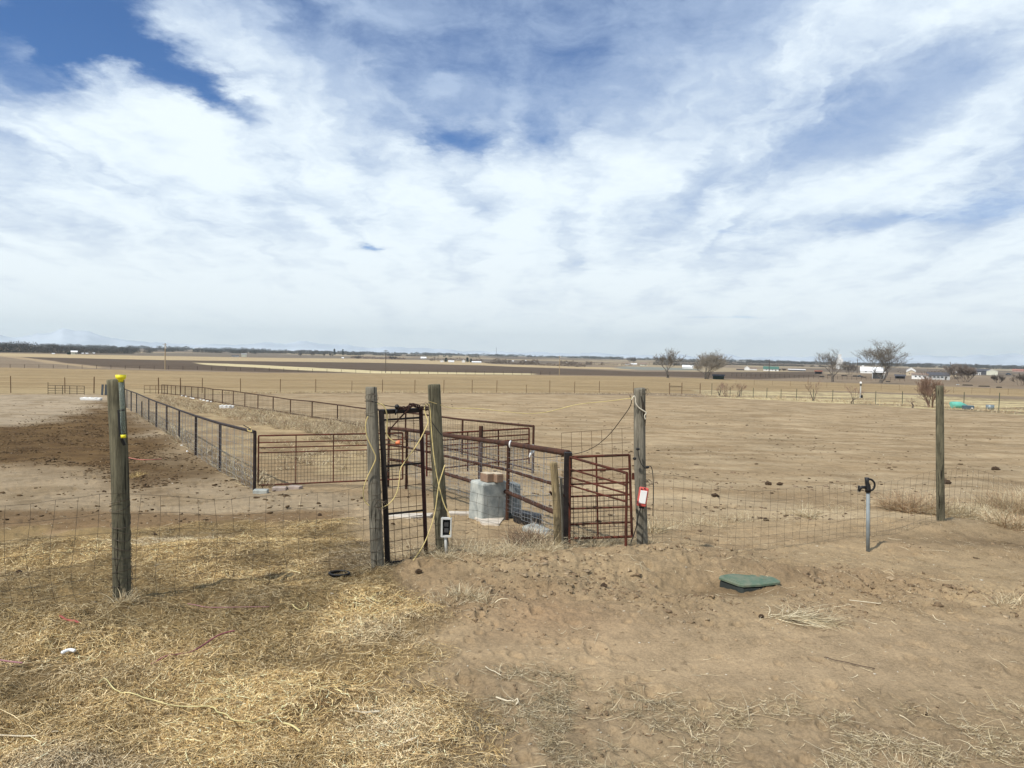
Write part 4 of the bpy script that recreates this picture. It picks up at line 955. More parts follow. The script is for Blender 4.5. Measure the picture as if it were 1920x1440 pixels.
MB().box(g + Vector((2.0 * u, 0, 2.6 * u)), (4.2 * u, 3 * u, 5 * u)).build('foot_box', BLACK, root); MB().tube([g + Vector((0, 0, h - 5 * u)), g + Vector((0, 0, h - 2.4 * u))], 1.8 * u, 8).build('collar', BLACK, root)
for lb, (x1, y1), (x2, y2) in (('pale wooden stake leaning left at the edge of the dirt lot', (1577, 745), (1588, 757.5)), ('short upright pale stake beside the dirt lot, right of the white capped post', (1649.5, 749), (1649.8, 761)), ('short pale stake on the fence line below the big bare trees', (1459, 741), (1459, 750))):
    g = G(x2, y2); tt = WP(x1, y1, g.y); tag(MB().tube([g - Vector((0, 0, .1)), tt], .035, 5).build('stake', mat('pale_wood', (.55, .42, .24), .9), origin=g), lb, 'stake', 'pale stakes by the dirt lot')

# tanks beyond the right fence
g = G(1806, 767); u = g.y / F; root = thing('water_tank', g, 'turquoise plastic water tank lying beyond the right fence', 'tank')
TEAL = mat('turquoise_plastic', (0.12, 0.40, 0.32), .6, var=.15, scale=2); SLATE = mat('slate_blue_plastic', (.07, .11, .14), .6)
MB().tube([g + Vector((-11 * u, 1.2, 6.2 * u)), g + Vector((-10 * u, 1.2, 6.5 * u)), g + Vector((6 * u, 1.2, 6.5 * u)), g + Vector((20 * u, 1.2, 4 * u))], [6 * u, 6.6 * u, 6.6 * u, 2.5 * u], 14, flat=.9).build('tank_body', TEAL, root, smooth=True)
g2_ = G(1817, 768); root = thing('boat_hull', g2_, 'dark slate blue tub with a white disc in front of the turquoise tank', 'tub')
MB().prism([g2_ + Vector(v) * u for v in ((-10, 0, 0), (10, 0, 0), (12, 10, 0), (-8, 10, 0))], (0, 0, 7.5 * u)).build('hull', SLATE, root, bevel=.08); MB().tube([g2_ + Vector((5.5 * u, -.05, 2.6 * u)), g2_ + Vector((5.5 * u, .05, 2.6 * u))], 1.3 * u, 10).build('disc', WHITE, root)
g = G(1856, 768); tag(MB().tube([g, g + Vector((0, 0, 9 * u))], 7 * u, 14).build('drum', mat('grey_drum', (.20, .24, .26), .5, .3), origin=g, smooth=True), 'grey round tub beyond the right fence, right of the turquoise tank', 'tub')
for lb, x, y, w, h in (('long white plastic trough lying flat at the back of the manure yard', 171, 750.5, 34, 5), ('white plastic trough lying in the dry grass of the alley', 425, 766, 24, 6)):
    g = G(x, y); u = g.y / F; root = thing('white_trough', g, lb, 'trough', 'white troughs')
    MB().box(g + Vector((0, 0, h * u * .45)), (w * u, w * u * .3, h * u), rz=.12, taper=1.1).build('trough_body', WHITE, root, bevel=.03)
    for k in range(3): MB().box(g + Vector(((-.3 + .3 * k) * w * u, -.1, h * u * 1.0)), (w * u * .12, .15, h * u * .35)).build('rib', WHITE, root)
rk = random.Random(9)
for k, (x, y) in enumerate([(342, 743), (349, 744.5), (357, 746.5), (362, 748), (376, 750), (382, 751.5), (389, 753), (396, 754), (292, 792), (341, 837), (351, 848)]):
    g = G(x, y); u = g.y / F; tag(MB().blob(g + Vector((0, 0, .03)), (2.6 * u * rk.uniform(.7, 1.4), 2 * u, 1.5 * u), k, .5, 8, 5).build('white_rock', WHITE, origin=g), 'white stone lying in the dry grass along the pen fences', 'stone', 'white stones along the pen fences')

# ------------------------------------------------------------------ litter, straw, grass, clods (uncountable stuff)
def surf(x, y):
    x = np.asarray(x, float); y = np.asarray(y, float); Z = zones(x, y); return H(x, y) + fine(x, y, Z)
def ribbons(name, label, x, y, length, width, col, up, m, seed=0, curl=0.5, seg=3, lift=0.004, z0=None, dirn_=None, cat='litter'):
    """many thin bent blades: arrays of root positions; `up` = sine of their rise"""
    rg_ = np.random.default_rng(seed); n = len(x)
    a = rg_.random(n) * 2 * np.pi if dirn_ is None else dirn_
    el = np.arcsin(np.clip(up, -.99, .99)); bend = rg_.normal(0, curl, n); be = rg_.normal(-0.25, 0.35, n)
    pts = np.zeros((n, seg + 1, 3)); z = surf(x, y) if z0 is None else z0
    pts[:, 0] = np.stack([x, y, z + lift * rg_.random(n)], 1)
    for k in range(seg):
        aa = a + bend * (k / seg); ee = el + be * (k / seg) * (up > .15)
        pts[:, k + 1] = pts[:, k] + np.stack([np.cos(aa) * np.cos(ee), np.sin(aa) * np.cos(ee), np.sin(ee)], 1) * (length / seg)[:, None]
    # flat lying blades follow the ground
    flat = up < .15
    if flat.any() and z0 is None:
        for k in range(1, seg + 1):
            zz = surf(pts[flat, k, 0], pts[flat, k, 1]); pts[flat, k, 2] = zz + lift + np.abs(up[flat]) * length[flat] * k / seg
        pts[flat, 0, 2] += lift
    roll = rg_.random(n) * np.pi
    w = np.stack([-np.sin(a) * np.cos(roll), np.cos(a) * np.cos(roll), np.sin(roll) * 0.8], 1) * (width / 2)[:, None]
    tp = np.linspace(1, .35, seg + 1)
    V = np.stack([pts - w[:, None, :] * tp[None, :, None], pts + w[:, None, :] * tp[None, :, None]], 2).reshape(-1, 3)
    i = np.arange(n)[:, None] * (2 * (seg + 1)); k = np.arange(seg)[None, :] * 2
    Fq = np.stack([i + k, i + k + 1, i + k + 3, i + k + 2], -1).reshape(-1, 4)
    C = np.repeat(col, 2 * (seg + 1), 0)
    o = np_mesh(name, V, Fq, m, C); tag(o, label, cat, kind='stuff'); return o
STRAW = mat('dry_straw', (1, 1, 1), 0.85, var=0.15, scale=30, attr='tint', spec=0.2)
def palette(n, cols, rg_, jit=.18):
    c = np.array(cols)[rg_.integers(0, len(cols), n)]; return np.clip(c * (1 + rg_.normal(0, jit, n))[:, None], .01, .95)
def sample(n, rmin, rmax, amin, amax, rg_, p=1.0):
    """density falls with distance^p"""
    u = rg_.random(n); r = rmin * (rmax / rmin) ** u if p == 2 else (rmin ** (2 - p) + u * (rmax ** (2 - p) - rmin ** (2 - p))) ** (1 / (2 - p))
    a = np.radians(rg_.uniform(amin, amax, n)); return r * np.sin(a), r * np.cos(a)
def straw():
    rg_ = np.random.default_rng(21)
    x, y = sample(950000, 2.6, 10.5, -52, 12, rg_, 1.6); Z = zones(x, y)
    clump = fbm(x * 3.2, y * 3.2, 3, 81); keep = rg_.random(len(x)) < Z['hay'] * (0.30 + 0.70 * sstep(clump, .36, .60)) * (0.75 + .5 * Z['gold'])
    x, y = x[keep], y[keep]; g = Z['gold'][keep]; cl = clump[keep]; n = len(x)
    tone = fbm(x * 1.1, y * 1.1, 3, 82)
    C = palette(n, [(.48, .37, .19), (.58, .48, .29), (.34, .25, .125), (.68, .60, .42), (.17, .115, .06), (.40, .32, .19)], rg_)
    C = C * (0.62 + 0.75 * sstep(tone, .3, .7))[:, None]; C = C * (1 - .25 * (1 - g) * rg_.random(n))[:, None]
    grey = (sstep(fbm(x * .8, y * .8, 2, 83), .5, .7) * .35 * (1 - g))[:, None]; C = C * np.array([1.12, 1.03, .88]); C = C * (1 - grey) + C.mean(1, keepdims=True) * np.array([1.08, 1.0, .86]) * grey
    C = np.clip(C, .02, .9)
    L = rg_.lognormal(-3.05, .5, n).clip(.015, .28); up = np.abs(rg_.normal(0, .17, n)); up = np.where(rg_.random(n) < .45, up * .3, up)
    ribbons('straw', 'tangled golden hay and straw covering the ground at lower left', x, y, L, rg_.uniform(.0018, .0042, n), C, up, STRAW, 22, .8, 3, .012)
straw()
def weeds():
    rg_ = np.random.default_rng(31)
    x, y = sample(420000, 2.6, 9.5, -30, 48, rg_, 1.6); Z = zones(x, y); w = np.maximum(Z['weeda'], Z['weedb'])
    cl = fbm(x * 4.5, y * 4.5, 3, 91); keep = rg_.random(len(x)) < w * sstep(cl, .42, .62) * .75
    x, y = x[keep], y[keep]; a_ = (Z['weeda'] > Z['weedb'])[keep]; n = len(x)
    C = palette(n, [(.46, .38, .24), (.36, .29, .17), (.56, .48, .33), (.24, .19, .11)], rg_); C[a_] *= .80
    ribbons('dead_grass', 'matted dead grass and straw bits across the bare dirt in the foreground', x, y, rg_.lognormal(-3.0, .5, n).clip(.015, .2), rg_.uniform(.0016, .004, n), C, np.abs(rg_.normal(0, .22, n)), STRAW, 32, .9, 3, .008)
    # thin scatter over all the dirt
    x, y = sample(60000, 2.6, 13, -50, 48, rg_, 1.5); n = len(x); Z = zones(x, y)
    cl = fbm(x * 2.0, y * 2.0, 3, 93); keep = rg_.random(n) < (sstep(cl, .45, .66) * .40 + .03) * (1 - .65 * Z['smooth']); x, y = x[keep], y[keep]; n = len(x)
    C = palette(n, [(.50, .41, .26), (.34, .26, .15), (.60, .52, .36), (.16, .11, .065)], rg_)
    ribbons('straw_scatter', 'loose stalks and twigs scattered over the brown dirt', x, y, rg_.lognormal(-2.9, .6, n).clip(.015, .35), rg_.uniform(.0018, .0045, n), C, np.abs(rg_.normal(0, .10, n)), STRAW, 33, .6, 3, .006)
weeds()
def tuft_field(name, label, spots, seed, cols, z=1.0, Wm=1.0, flat=None):
    """spots: (x, y, radius, height, count)"""
    rg_ = np.random.default_rng(seed); X, Y, L, Wd, U, A = [], [], [], [], [], []
    for (cx, cy, rad, hgt, cnt) in spots:
        a = rg_.random(cnt) * 2 * np.pi; r = rad * np.sqrt(rg_.random(cnt)) * .75; X.append(cx + r * np.cos(a)); Y.append(cy + r * np.sin(a))
        L.append(hgt * rg_.uniform(.45, 1.25, cnt)); U.append(rg_.uniform(.25, .98, cnt) ** 0.9); A.append(a + rg_.normal(0, .8, cnt)); Wd.append(np.full(cnt, 1.0) * rg_.uniform(.0016, .004, cnt) * Wm)
    X, Y, L, Wd, U, A = map(np.concatenate, (X, Y, L, Wd, U, A)); n = len(X)
    if flat is not None: U = np.abs(rg_.normal(.16, .12, n)); A = flat + rg_.normal(0, .75, n)
    return ribbons(name, label, X, Y, L, Wd, palette(n, cols, rg_), U, STRAW, seed + 1, 1.25, 4, .004, dirn_=A, cat='dry grass')
PALE = [(.52, .44, .29), (.60, .53, .37), (.42, .34, .21), (.36, .27, .16)]
REDD = [(.40, .26, .15), (.30, .20, .12), (.50, .38, .24)]
def spots_px(L): return [(G(x, y).x, G(x, y).y, r, h, c) for x, y, r, h, c in L]
rg_ = np.random.default_rng(5)
# grass round the posts and along the near fence
sp1 = []
for (xa, ya), (xb, yb), k in (((760, 1045), (1040, 1030), 26), ((1210, 992), (1420, 972), 16), ((1440, 968), (1700, 945), 14), ((1150, 1018), (1195, 1016), 5), ((1070, 1022), (1160, 1019), 12)):
    for i in range(k):
        t = (i + rg_.random()) / k; p = lerp(Vector((xa, ya)), Vector((xb, yb)), t); sp1.append((p.x + rg_.normal(0, 4), p.y + rg_.normal(0, 5), .10 + .10 * rg_.random(), .13 + .09 * rg_.random(), 70))
for P_ in (P0, P1, P2, P3, P4):
    for k in range(3): sp1.append((960 + 1400 * P_[0].x / P_[0].y + rg_.normal(0, 7), {0: 1136, 1: 1064, 2: 1046, 3: 1030, 4: 1020}[(P0, P1, P2, P3, P4).index(P_)], .09, .11, 60))
tuft_field('dry_grass', 'pale dry grass tufts along the foot of the near fence', spots_px(sp1), 51, PALE)
def clump(name, label, L, seed, cols, Wm=2.2, group=None, flat=None):
    o = tuft_field(name, label, spots_px(L), seed, cols, Wm=Wm, flat=flat); del o['kind']; tag(o, label, 'dry grass', group); return o
clump('grass_clump', 'reddish tall dry grass clump left of the lone wooden post', [(1685, 955, .4, .36, 900), (1712, 960, .45, .40, 1100), (1737, 958, .4, .38, 900)], 52, REDD + PALE[:1])
clump('grass_clump', 'pale sprawling dry grass clump right of the lone wooden post', [(1772, 966, .45, .30, 900), (1800, 964, .5, .27, 900), (1832, 972, .45, .26, 800), (1850, 962, .4, .24, 500)], 53, PALE)
clump('grass_clump', 'big dry grass clump at the right edge of the photo beyond the hydrant', [(1880, 958, .55, .44, 1200), (1915, 960, .6, .50, 1400), (1960, 962, .6, .50, 900), (1900, 984, .45, .26, 700)], 54, PALE + REDD)
clump('grass_clump', 'flattened straw coloured clump of stalks lying in front of the green valve box', [(1447, 1157, .05, .16, 50), (1465, 1160, .08, .26, 110), (1492, 1158, .10, .26, 120), (1515, 1164, .10, .24, 110), (1545, 1166, .09, .2, 80)], 55, PALE[:2] + [(.46, .38, .24), (.30, .23, .14)], 1.4, flat=-.15)
clump('grass_clump', 'pale stubble clump in the dirt below the outlet box post', [(868, 1118, .12, .11, 150), (895, 1124, .12, .12, 130), (840, 1128, .16, .09, 120), (915, 1134, .10, .10, 60)], 56, PALE, 1.5)
clump('tumbleweed', 'brown tumbleweed caught under the fence left of the short brown post', [(985, 1020, .16, .26, 420), (1000, 1024, .15, .22, 300)], 57, [(.26, .18, .12), (.34, .25, .17), (.20, .14, .09)])
clump('grass_clump', 'bright dry stalks between the tumbleweed and the short brown post', [(1012, 1022, .12, .26, 160), (1025, 1026, .10, .22, 120)], 58, PALE)
clump('grass_clump', 'curly pale weeds behind the red box post at the dirt bank', [(1222, 998, .12, .30, 160), (1238, 996, .10, .22, 110)], 59, PALE)
clump('grass_clump', 'greyish dead weeds by the right edge above the smooth dirt', [(1885, 1137, .14, .09, 110), (1915, 1132, .18, .11, 150)], 60, PALE, 1.5)
clump('grass_clump', 'pale tuft of grass by the fence left of the hydrant', [(1520, 972, .14, .22, 150), (1505, 968, .1, .2, 90)], 61, PALE)
clump('hay_wad', 'wad of yellowish hay lying by the rain gauge post in the corral', [(252, 893, .16, .10, 240), (262, 890, .14, .12, 200), (242, 896, .10, .08, 120)], 62, [(.55, .42, .20), (.46, .33, .15), (.20, .13, .06)], 2.2)
# alley and fence line grass farther back
sp2 = []
for k in range(330):
    t = rg_.random(); s = rg_.random(); xr = lerp(300, 700, t) ; yr = lerp(lerp(742, 800, t), lerp(762, 850, t), s * .8); sp2.append((xr, yr, .5, .30, 55))
for k in range(90):
    t = rg_.random(); sp2.append((yy(t, [0, .5, 1], [250, 330, 475]) + rg_.uniform(3, 22), yy(t, [0, .5, 1], [772, 824, 915]) + rg_.normal(0, 2), .3, .30, 60))
for k in range(40):
    t = rg_.random(); sp2.append((lerp(500, 690, t), lerp(848, 838, t) + rg_.uniform(-26, 40), .3, .16, 40))
tuft_field('alley_grass', 'pale dry grass growing between the pipe fences', spots_px(sp2), 71, PALE + [(.34, .27, .17), (.24, .17, .11), (.20, .14, .09)], Wm=4.5)
sp3 = []
for k in range(420):
    x = rg_.uniform(420, 1560); y = yy(x, [420, 760, 1200, 1330, 1560], [738.5, 737, 740, 744.5, 755]) ; sp3.append((x, y - rg_.random() * 1.5, .8, .35, 16))
for k in range(260):
    x = rg_.uniform(1300, 1950); y = yy(x, [1300, 1560, 1950], [742, 754, 780]) - abs(rg_.normal(0, 5)); sp3.append((x, y, .8, .42, 22))
tuft_field('fence_grass', 'dry grass standing along the far fence lines', spots_px(sp3), 73, PALE + REDD + [(.16, .12, .08)], Wm=9)

# lumps: dung, clods and pebbles
_ico_t = (1 + 5 ** .5) / 2
ICO = np.array([(-1, _ico_t, 0), (1, _ico_t, 0), (-1, -_ico_t, 0), (1, -_ico_t, 0), (0, -1, _ico_t), (0, 1, _ico_t), (0, -1, -_ico_t), (0, 1, -_ico_t), (_ico_t, 0, -1), (_ico_t, 0, 1), (-_ico_t, 0, -1), (-_ico_t, 0, 1)]); ICO /= np.linalg.norm(ICO[0])
ICF = np.array([(0, 11, 5), (0, 5, 1), (0, 1, 7), (0, 7, 10), (0, 10, 11), (1, 5, 9), (5, 11, 4), (11, 10, 2), (10, 7, 6), (7, 1, 8), (3, 9, 4), (3, 4, 2), (3, 2, 6), (3, 6, 8), (3, 8, 9), (4, 9, 5), (2, 4, 11), (6, 2, 10), (8, 6, 7), (9, 8, 1)])
def sub(v, f):
    v = list(map(tuple, v)); c = {}; out = []
    def mid(a, b_):
        k = (min(a, b_), max(a, b_))
        if k not in c: p = (np.array(v[a]) + np.array(v[b_])) / 2; p /= np.linalg.norm(p); c[k] = len(v); v.append(tuple(p))
        return c[k]
    for a, b_, d in f: m1, m2, m3 = mid(a, b_), mid(b_, d), mid(d, a); out += [(a, m1, m3), (b_, m2, m1), (d, m3, m2), (m1, m2, m3)]
    return np.array(v), np.array(out)
ICO2, ICF2 = sub(ICO, ICF)
def lumps(name, label, x, y, s, flat, cols, seed, jit=.3, sink=.3, cat='clods', hi=True, m=None):
    rg_ = np.random.default_rng(seed); n = len(x); T, Tf = (ICO2, ICF2) if hi else (ICO, ICF); k = len(T)
    P = T[None] * (1 + rg_.normal(0, jit, (n, k)))[..., None]; sc = np.stack([s * rg_.uniform(.7, 1.4, n), s * rg_.uniform(.7, 1.4, n), s * flat], 1)
    P = P * sc[:, None, :]; a = rg_.random(n) * 6.28; c, s_ = np.cos(a)[:, None], np.sin(a)[:, None]
    X = P[..., 0] * c - P[..., 1] * s_ + x[:, None]; Y = P[..., 0] * s_ + P[..., 1] * c + y[:, None]; Zz = P[..., 2] + (surf(x, y) + s * flat * (1 - 2 * sink))[:, None]
    V = np.stack([X, Y, Zz], -1).reshape(-1, 3); Fq = (Tf[None] + (np.arange(n) * k)[:, None, None]).reshape(-1, 3)
    o = np_mesh(name, V, Fq, m or SOILL, np.repeat(cols, k, 0)); return tag(o, label, cat, kind='stuff')
SOILL = mat('lump_soil', (1, 1, 1), 1.0, var=0.3, scale=40, attr='tint', spec=0.1, bump=.4)
def all_lumps():
    rg_ = np.random.default_rng(41)
    x, y = sample(120000, 2.8, 11, -30, 46, rg_, 1.3); Z = zones(x, y)
    dens = 0.10 + 0.9 * np.exp(-((x - 1.2) / 2.6) ** 2 - ((y - 6.4) / 1.1) ** 2) + .7 * np.exp(-((x - 4.6) / 1.6) ** 2 - ((y - 6.2) / .7) ** 2)
    cl = fbm(x * 2.5, y * 2.5, 3, 101); k = rg_.random(len(x)) < dens * .5 * sstep(cl, .42, .68) * (1 - .8 * Z['smooth']) * (1 - Z['hay']) ; x, y = x[k], y[k]; n = len(x)
    lumps('soil_clods', 'crumbly brown soil clods on the disturbed bank of dirt', x, y, rg_.lognormal(-5.15, .6, n).clip(.0025, .03), .7, palette(n, [(.27, .195, .12), (.20, .14, .085), (.33, .25, .16)], rg_, .10) * 1.0, 42, hi=True, sink=.55, jit=.38)
    # dark dung over the corral
    x, y = sample(130000, 9.5, 62, -42, -8, rg_, 1.4); k = rg_.random(len(x)) < (pmask(MANURE, x, y, 1.5) * .55 * sstep(fbm(x * 1.2, y * 1.2, 3, 102), .40, .60) + .015) * pmask(CORRAL, x, y, .4); x, y = x[k], y[k]; n = len(x)
    lumps('corral_dung', 'dark dung lumps strewn over the manure yard at left', x, y, rg_.lognormal(-3.95, .42, n).clip(.008, .06), .45, palette(n, [(.055, .034, .018), (.09, .058, .03), (.13, .088, .048), (.15, .10, .055)], rg_), 43, hi=False, cat='dung')
    x, y = sample(40000, 10, 70, -8, 40, rg_, 1.2); k = rg_.random(len(x)) < pmask(LOT, x, y, .5) * (.03 + .15 * sstep(fbm(x * .25, y * .6, 3, 103), .5, .68)); x, y = x[k], y[k]; n = len(x)
    lumps('lot_dung', 'scattered dark dung and clods across the wide dirt lot', x, y, rg_.lognormal(-3.9, .50, n).clip(.008, .065), .40, palette(n, [(.08, .052, .03), (.13, .09, .055), (.19, .135, .09)], rg_), 44, hi=False, cat='dung')
    x, y = sample(3200, 3.0, 30, -50, 46, rg_, 1.3); n = len(x)
    k = rg_.random(n) < .75; x, y = x[k], y[k]; n = len(x)
    lumps('pebbles', 'small pale stones and wood chips over the ground', x, y, rg_.lognormal(-5.5, .40, n).clip(.002, .012) * (1 + np.hypot(x, y) * .05), .5, palette(n, [(.44, .37, .27), (.36, .29, .20), (.55, .49, .39)], rg_, .1), 45, hi=False, cat='stones')
all_lumps()
# individual lumps one can point to
LB = [(1441, 909, 7, 'brown hollow lump of dung, left one of the pair behind the near fence'), (1462, 909, 5.5, 'rounded dark lump of dung, right one of the pair behind the near fence'), (1341, 932, 8, 'flat dark dung pat with a pale middle behind the near fence'), (1133, 1100, 8, 'dark clod of earth on the dirt bank below the red gates'),
      (590, 1023, 8, 'black spiky clod in the hay left of the grey gate post'), (447, 1023, 5, 'small black clod in the hay between the rain gauge post and walk gate'), (1436, 976, 6, 'black lump at the fence foot between the post and the hydrant'), (1427, 1157, 6, 'dark clod at the left end of the flattened stalks'), (1775, 908, 9, 'dark brown clod just right of the lone post'), (785, 1073, 7, 'dark clod in front of the walk gate'), (264, 1004, 6, 'black clod in the hay right of the rain gauge post'), (290, 1004, 6, 'second black clod in the hay, farther right of the rain gauge post'), (35, 1074, 6, 'black clod in the hay at the left edge'), (1866, 882, 8, 'long flat dark dung pat near the right edge'), (600, 967, 5, 'small flat black clod on the dirt behind the hay')]
for k, (x, y, w, lb) in enumerate(LB):
    g = G(x, y); u = g.y / F; tag(MB().blob(g + Vector((0, 0, w * u * .3)), (w * u * .95, w * u * .8, w * u * .55), k + 50, .55, 9, 6).build('clod', mat('dark_clod', (.06, .038, .022), 1.0, var=.4, scale=30, bump=.5), origin=g), lb, 'clod')

# twine and twigs lying on the ground
def lying(name, label, pts, m, r, cat, n=5, lift=.012):
    P = [G(*p) for p in pts]; P = smooth_pts([p for p in P], 2); z = surf([p.x for p in P], [p.y for p in P]); z = np.maximum(z, [p.z for p in P])
    P = [Vector((p.x, p.y, float(zz) + lift)) for p, zz in zip(P, z)]
    tag(MB().tube(P, r, n).build(name, m, origin=P[0], smooth=True), label, cat)
TW = mat('yellow_twine', (.52, .45, .22), .8, var=.3); PINK = mat('pink_twine', (.30, .15, .16), .8, var=.2); MAR = mat('maroon_twine', (.22, .07, .085), .8, var=.2)
lying('twine', 'long wavy yellow twine lying on the hay in the foreground', [(185, 1288), (192, 1280), (200, 1280), (208, 1293), (222, 1307), (245, 1314), (280, 1317), (320, 1331), (360, 1333), (393, 1331), (404, 1336), (406, 1343), (425, 1346), (432, 1356), (445, 1360), (465, 1360), (476, 1365), (488, 1357), (506, 1359)], TW, .0034, 'twine', lift=.022)
lying('twine', 'short end of yellow twine right of the long wavy piece', [(532, 1363), (545, 1366), (556, 1373), (562, 1379)], TW, .0055, 'twine', lift=.02)
lying('twine', 'maroon twisted twine lying diagonally across the hay', [(283, 1253), (310, 1247), (345, 1235), (375, 1220), (405, 1198), (425, 1191), (440, 1188)], MAR, .005, 'twine', lift=.02)
lying('twine', 'pink twine stretched over the hay right of the rain gauge post', [(352, 1137), (370, 1140), (385, 1144), (420, 1144), (460, 1143), (505, 1143)], PINK, .0028, 'twine', lift=.02)
lying('twine', 'tan loop of twine on the hay before the feed pan', [(548, 1142), (556, 1149), (570, 1148), (577, 1140), (577, 1134)], TW, .003, 'twine', lift=.02)
lying('twine', 'pink twine scrap by the left edge of the hay', [(-5, 1243), (20, 1247), (42, 1249)], PINK, .005, 'twine', lift=.02)
lying('twine', 'red scrap of twine in the manure yard by the rain gauge post', [(234, 857), (245, 860), (262, 863), (285, 863), (303, 861)], mat('faded_red_twine', (.42, .16, .12), .8), .012, 'twine')
lying('strap', 'flat red strap half buried in the hay left of the rain gauge post', [(112, 1163), (125, 1166), (138, 1171), (150, 1173)], mat('red_strap', (.30, .07, .06), .7), .009, 'strap')
STK = mat('bleached_stick', (.56, .49, .36), .9, var=.2)
for lb, pts, r in (('bleached stick pointing right in the straw at the bottom left', [(655, 1340), (680, 1341), (712, 1338)], .006), ('bleached forked stick in the middle of the bare dirt', [(930, 1311), (955, 1320), (978, 1324), (967, 1330)], .005), ('bleached stick at the bottom edge in the straw', [(708, 1408), (745, 1407), (780, 1404)], .006), ('pale thin stalk in the hay at the left edge', [(0, 1383), (60, 1386), (110, 1376)], .004), ('dark thin twig lying on the smooth dirt at right', [(1545, 1238), (1580, 1245), (1640, 1257)], .003), ('thin pale stalk lying on the dirt left of the dead weeds', [(910, 1256), (925, 1262), (940, 1270)], .003), ('long stalk lying beside the flattened clump of stalks', [(1592, 1128), (1620, 1131), (1652, 1135)], .004)):
    lying('stick', lb, pts, STK if 'dark' not in lb else mat('dark_twig', (.10, .07, .05), .9), r, 'stick', lift=.012)
lying('white_wrapper', 'crumpled white scrap in the hay at lower left', [(116, 1228), (124, 1224), (132, 1222), (140, 1224)], WHITE, .011, 'scrap')

# ------------------------------------------------------------------ bare trees
BARK = mat('pale_bark', (.14, .12, .10), .95, var=.5, scale=1.2); TWG = mat('twig_bark', (.15, .13, .105), .95, var=.25, scale=.6); SAP = mat('reddish_bark', (.20, .13, .095), .95, var=.3, scale=2); DRKB = mat('dark_bark_shrub', (.11, .09, .075), .95, var=.3, scale=1)
def bare_tree(name, label, x, yb, yt, xl, xr, seed, stems=1, m1=BARK, m2=TWG, levels=5, r0=.55, group='bare cottonwood trees', cat='tree', twig_r=.035, base_len=.30, spread=.9, nch=3, minr=0.0, hgt=None, parts=True, upb=.25):
    rd = random.Random(seed); g = G(x, yb); Hh = topz(g, yt); u = g.y / F; wd = (xr - xl) * u
    segs = [[], []]
    def grow(p, d, L, r, lv):
        n = 4; q = [p]; dd = d.copy()
        for k in range(n):
            dd = (dd + Vector((rd.gauss(0, .16), rd.gauss(0, .16), rd.gauss(0, .10) + upb * .14))).normalized(); p = p + dd * (L / n); q.append(p)
        rr = [max(minr, r * (1 - .42 * k / n)) for k in range(n + 1)]
        segs[0 if lv < 2 else 1].append((q, rr, 6 if lv < 2 else (4 if lv < 4 else 3)))
        if lv >= levels: return
        kids = nch + (1 if lv in (1, 2) else 0)
        for k in range(kids):
            t = 1.0 if k == 0 else rd.uniform(.35, 1.0); idx = min(n, int(t * n + .5)); a = rd.uniform(0, 6.28)
            side = Vector((math.cos(a), math.sin(a), rd.uniform(-.1, .5))).normalized(); sp_k = spread * (0.45 if k == 0 else rd.uniform(.7, 1.15))
            nd = (dd * (1 - .35 * sp_k) + side * sp_k * .8 + Vector((0, 0, upb * .5))).normalized()
            grow(q[idx], nd, L * rd.uniform(.62, .88), rr[idx] * (.72 if k == 0 else .52), lv + 1)
    for s in range(stems):
        a = rd.uniform(0, 6.28); tilt = 0.06 if stems == 1 else (rd.uniform(.25, .75) if stems > 3 else rd.uniform(.12, .38))
        grow(Vector((math.cos(a) * .02 * stems, math.sin(a) * .02 * stems, -.02)), Vector((math.cos(a) * tilt, math.sin(a) * tilt, 1)).normalized(), base_len, r0 / Hh * (1 if stems == 1 else .6), 0)
    allp = [p for part in segs for q, _, _ in part for p in q]
    zs = sorted(p.z for p in allp); xs = sorted(p.x for p in allp); hz_ = zs[int(len(zs) * .998)]; x0, x1 = xs[int(len(xs) * .004)], xs[int(len(xs) * .996)]
    sz = Hh / hz_; sx = wd / (x1 - x0); ox = ((xl + xr) / 2 - x) * u - (x0 + x1) / 2 * sx
    def T(p): return g + Vector((p.x * sx + ox * min(1, max(0, p.z / hz_ * 1.6)), p.y * sx, p.z * sz))
    root = thing(name, g, label, cat, group) if parts else None
    ob = []
    for part, nm, mm in ((segs[0], 'trunk', m1), (segs[1], 'crown', m2)):
        mb = MB()
        for q, rr, n in part: mb.tube([T(p) for p in q], [max(r * Hh, twig_r) for r in rr], n, cap=False)
        if mb.v: mb.build(nm, mm, root)
    return root
bare_tree('cottonwood', 'bare cottonwood with a forked crown, leftmost of the large trees', 1251, 709, 653, 1224, 1277, 121, r0=.75, levels=6, twig_r=.034, base_len=.24, spread=.62, upb=.3)
bare_tree('cottonwood', 'bushy bare tree of many stems, second large tree from the left', 1330, 711, 660, 1301, 1367, 114, stems=5, r0=.45, m2=mat('pale_twigs', (.20, .175, .14), .95, var=.25), twig_r=.028, base_len=.30, nch=3, levels=6, spread=.62, upb=.3)
bare_tree('cottonwood', 'bare cottonwood standing just left of the white grain elevator', 1564, 716, 654, 1534, 1589, 306, r0=.8, levels=6, twig_r=.032, base_len=.2, spread=.72, upb=.25)
bare_tree('cottonwood', 'largest bare cottonwood with a wide rounded crown, by the white barn', 1661, 719, 639, 1619, 1704, 306, stems=2, r0=1.0, levels=6, twig_r=.032, base_len=.22, nch=3, spread=.66, upb=.25)
bare_tree('shrub', 'dark round leafless bush between the two right cottonwoods', 1592, 703, 678, 1577, 1606, 21, stems=6, m1=DRKB, m2=DRKB, r0=.2, levels=4, twig_r=.06, group='leafless bushes on the plain')
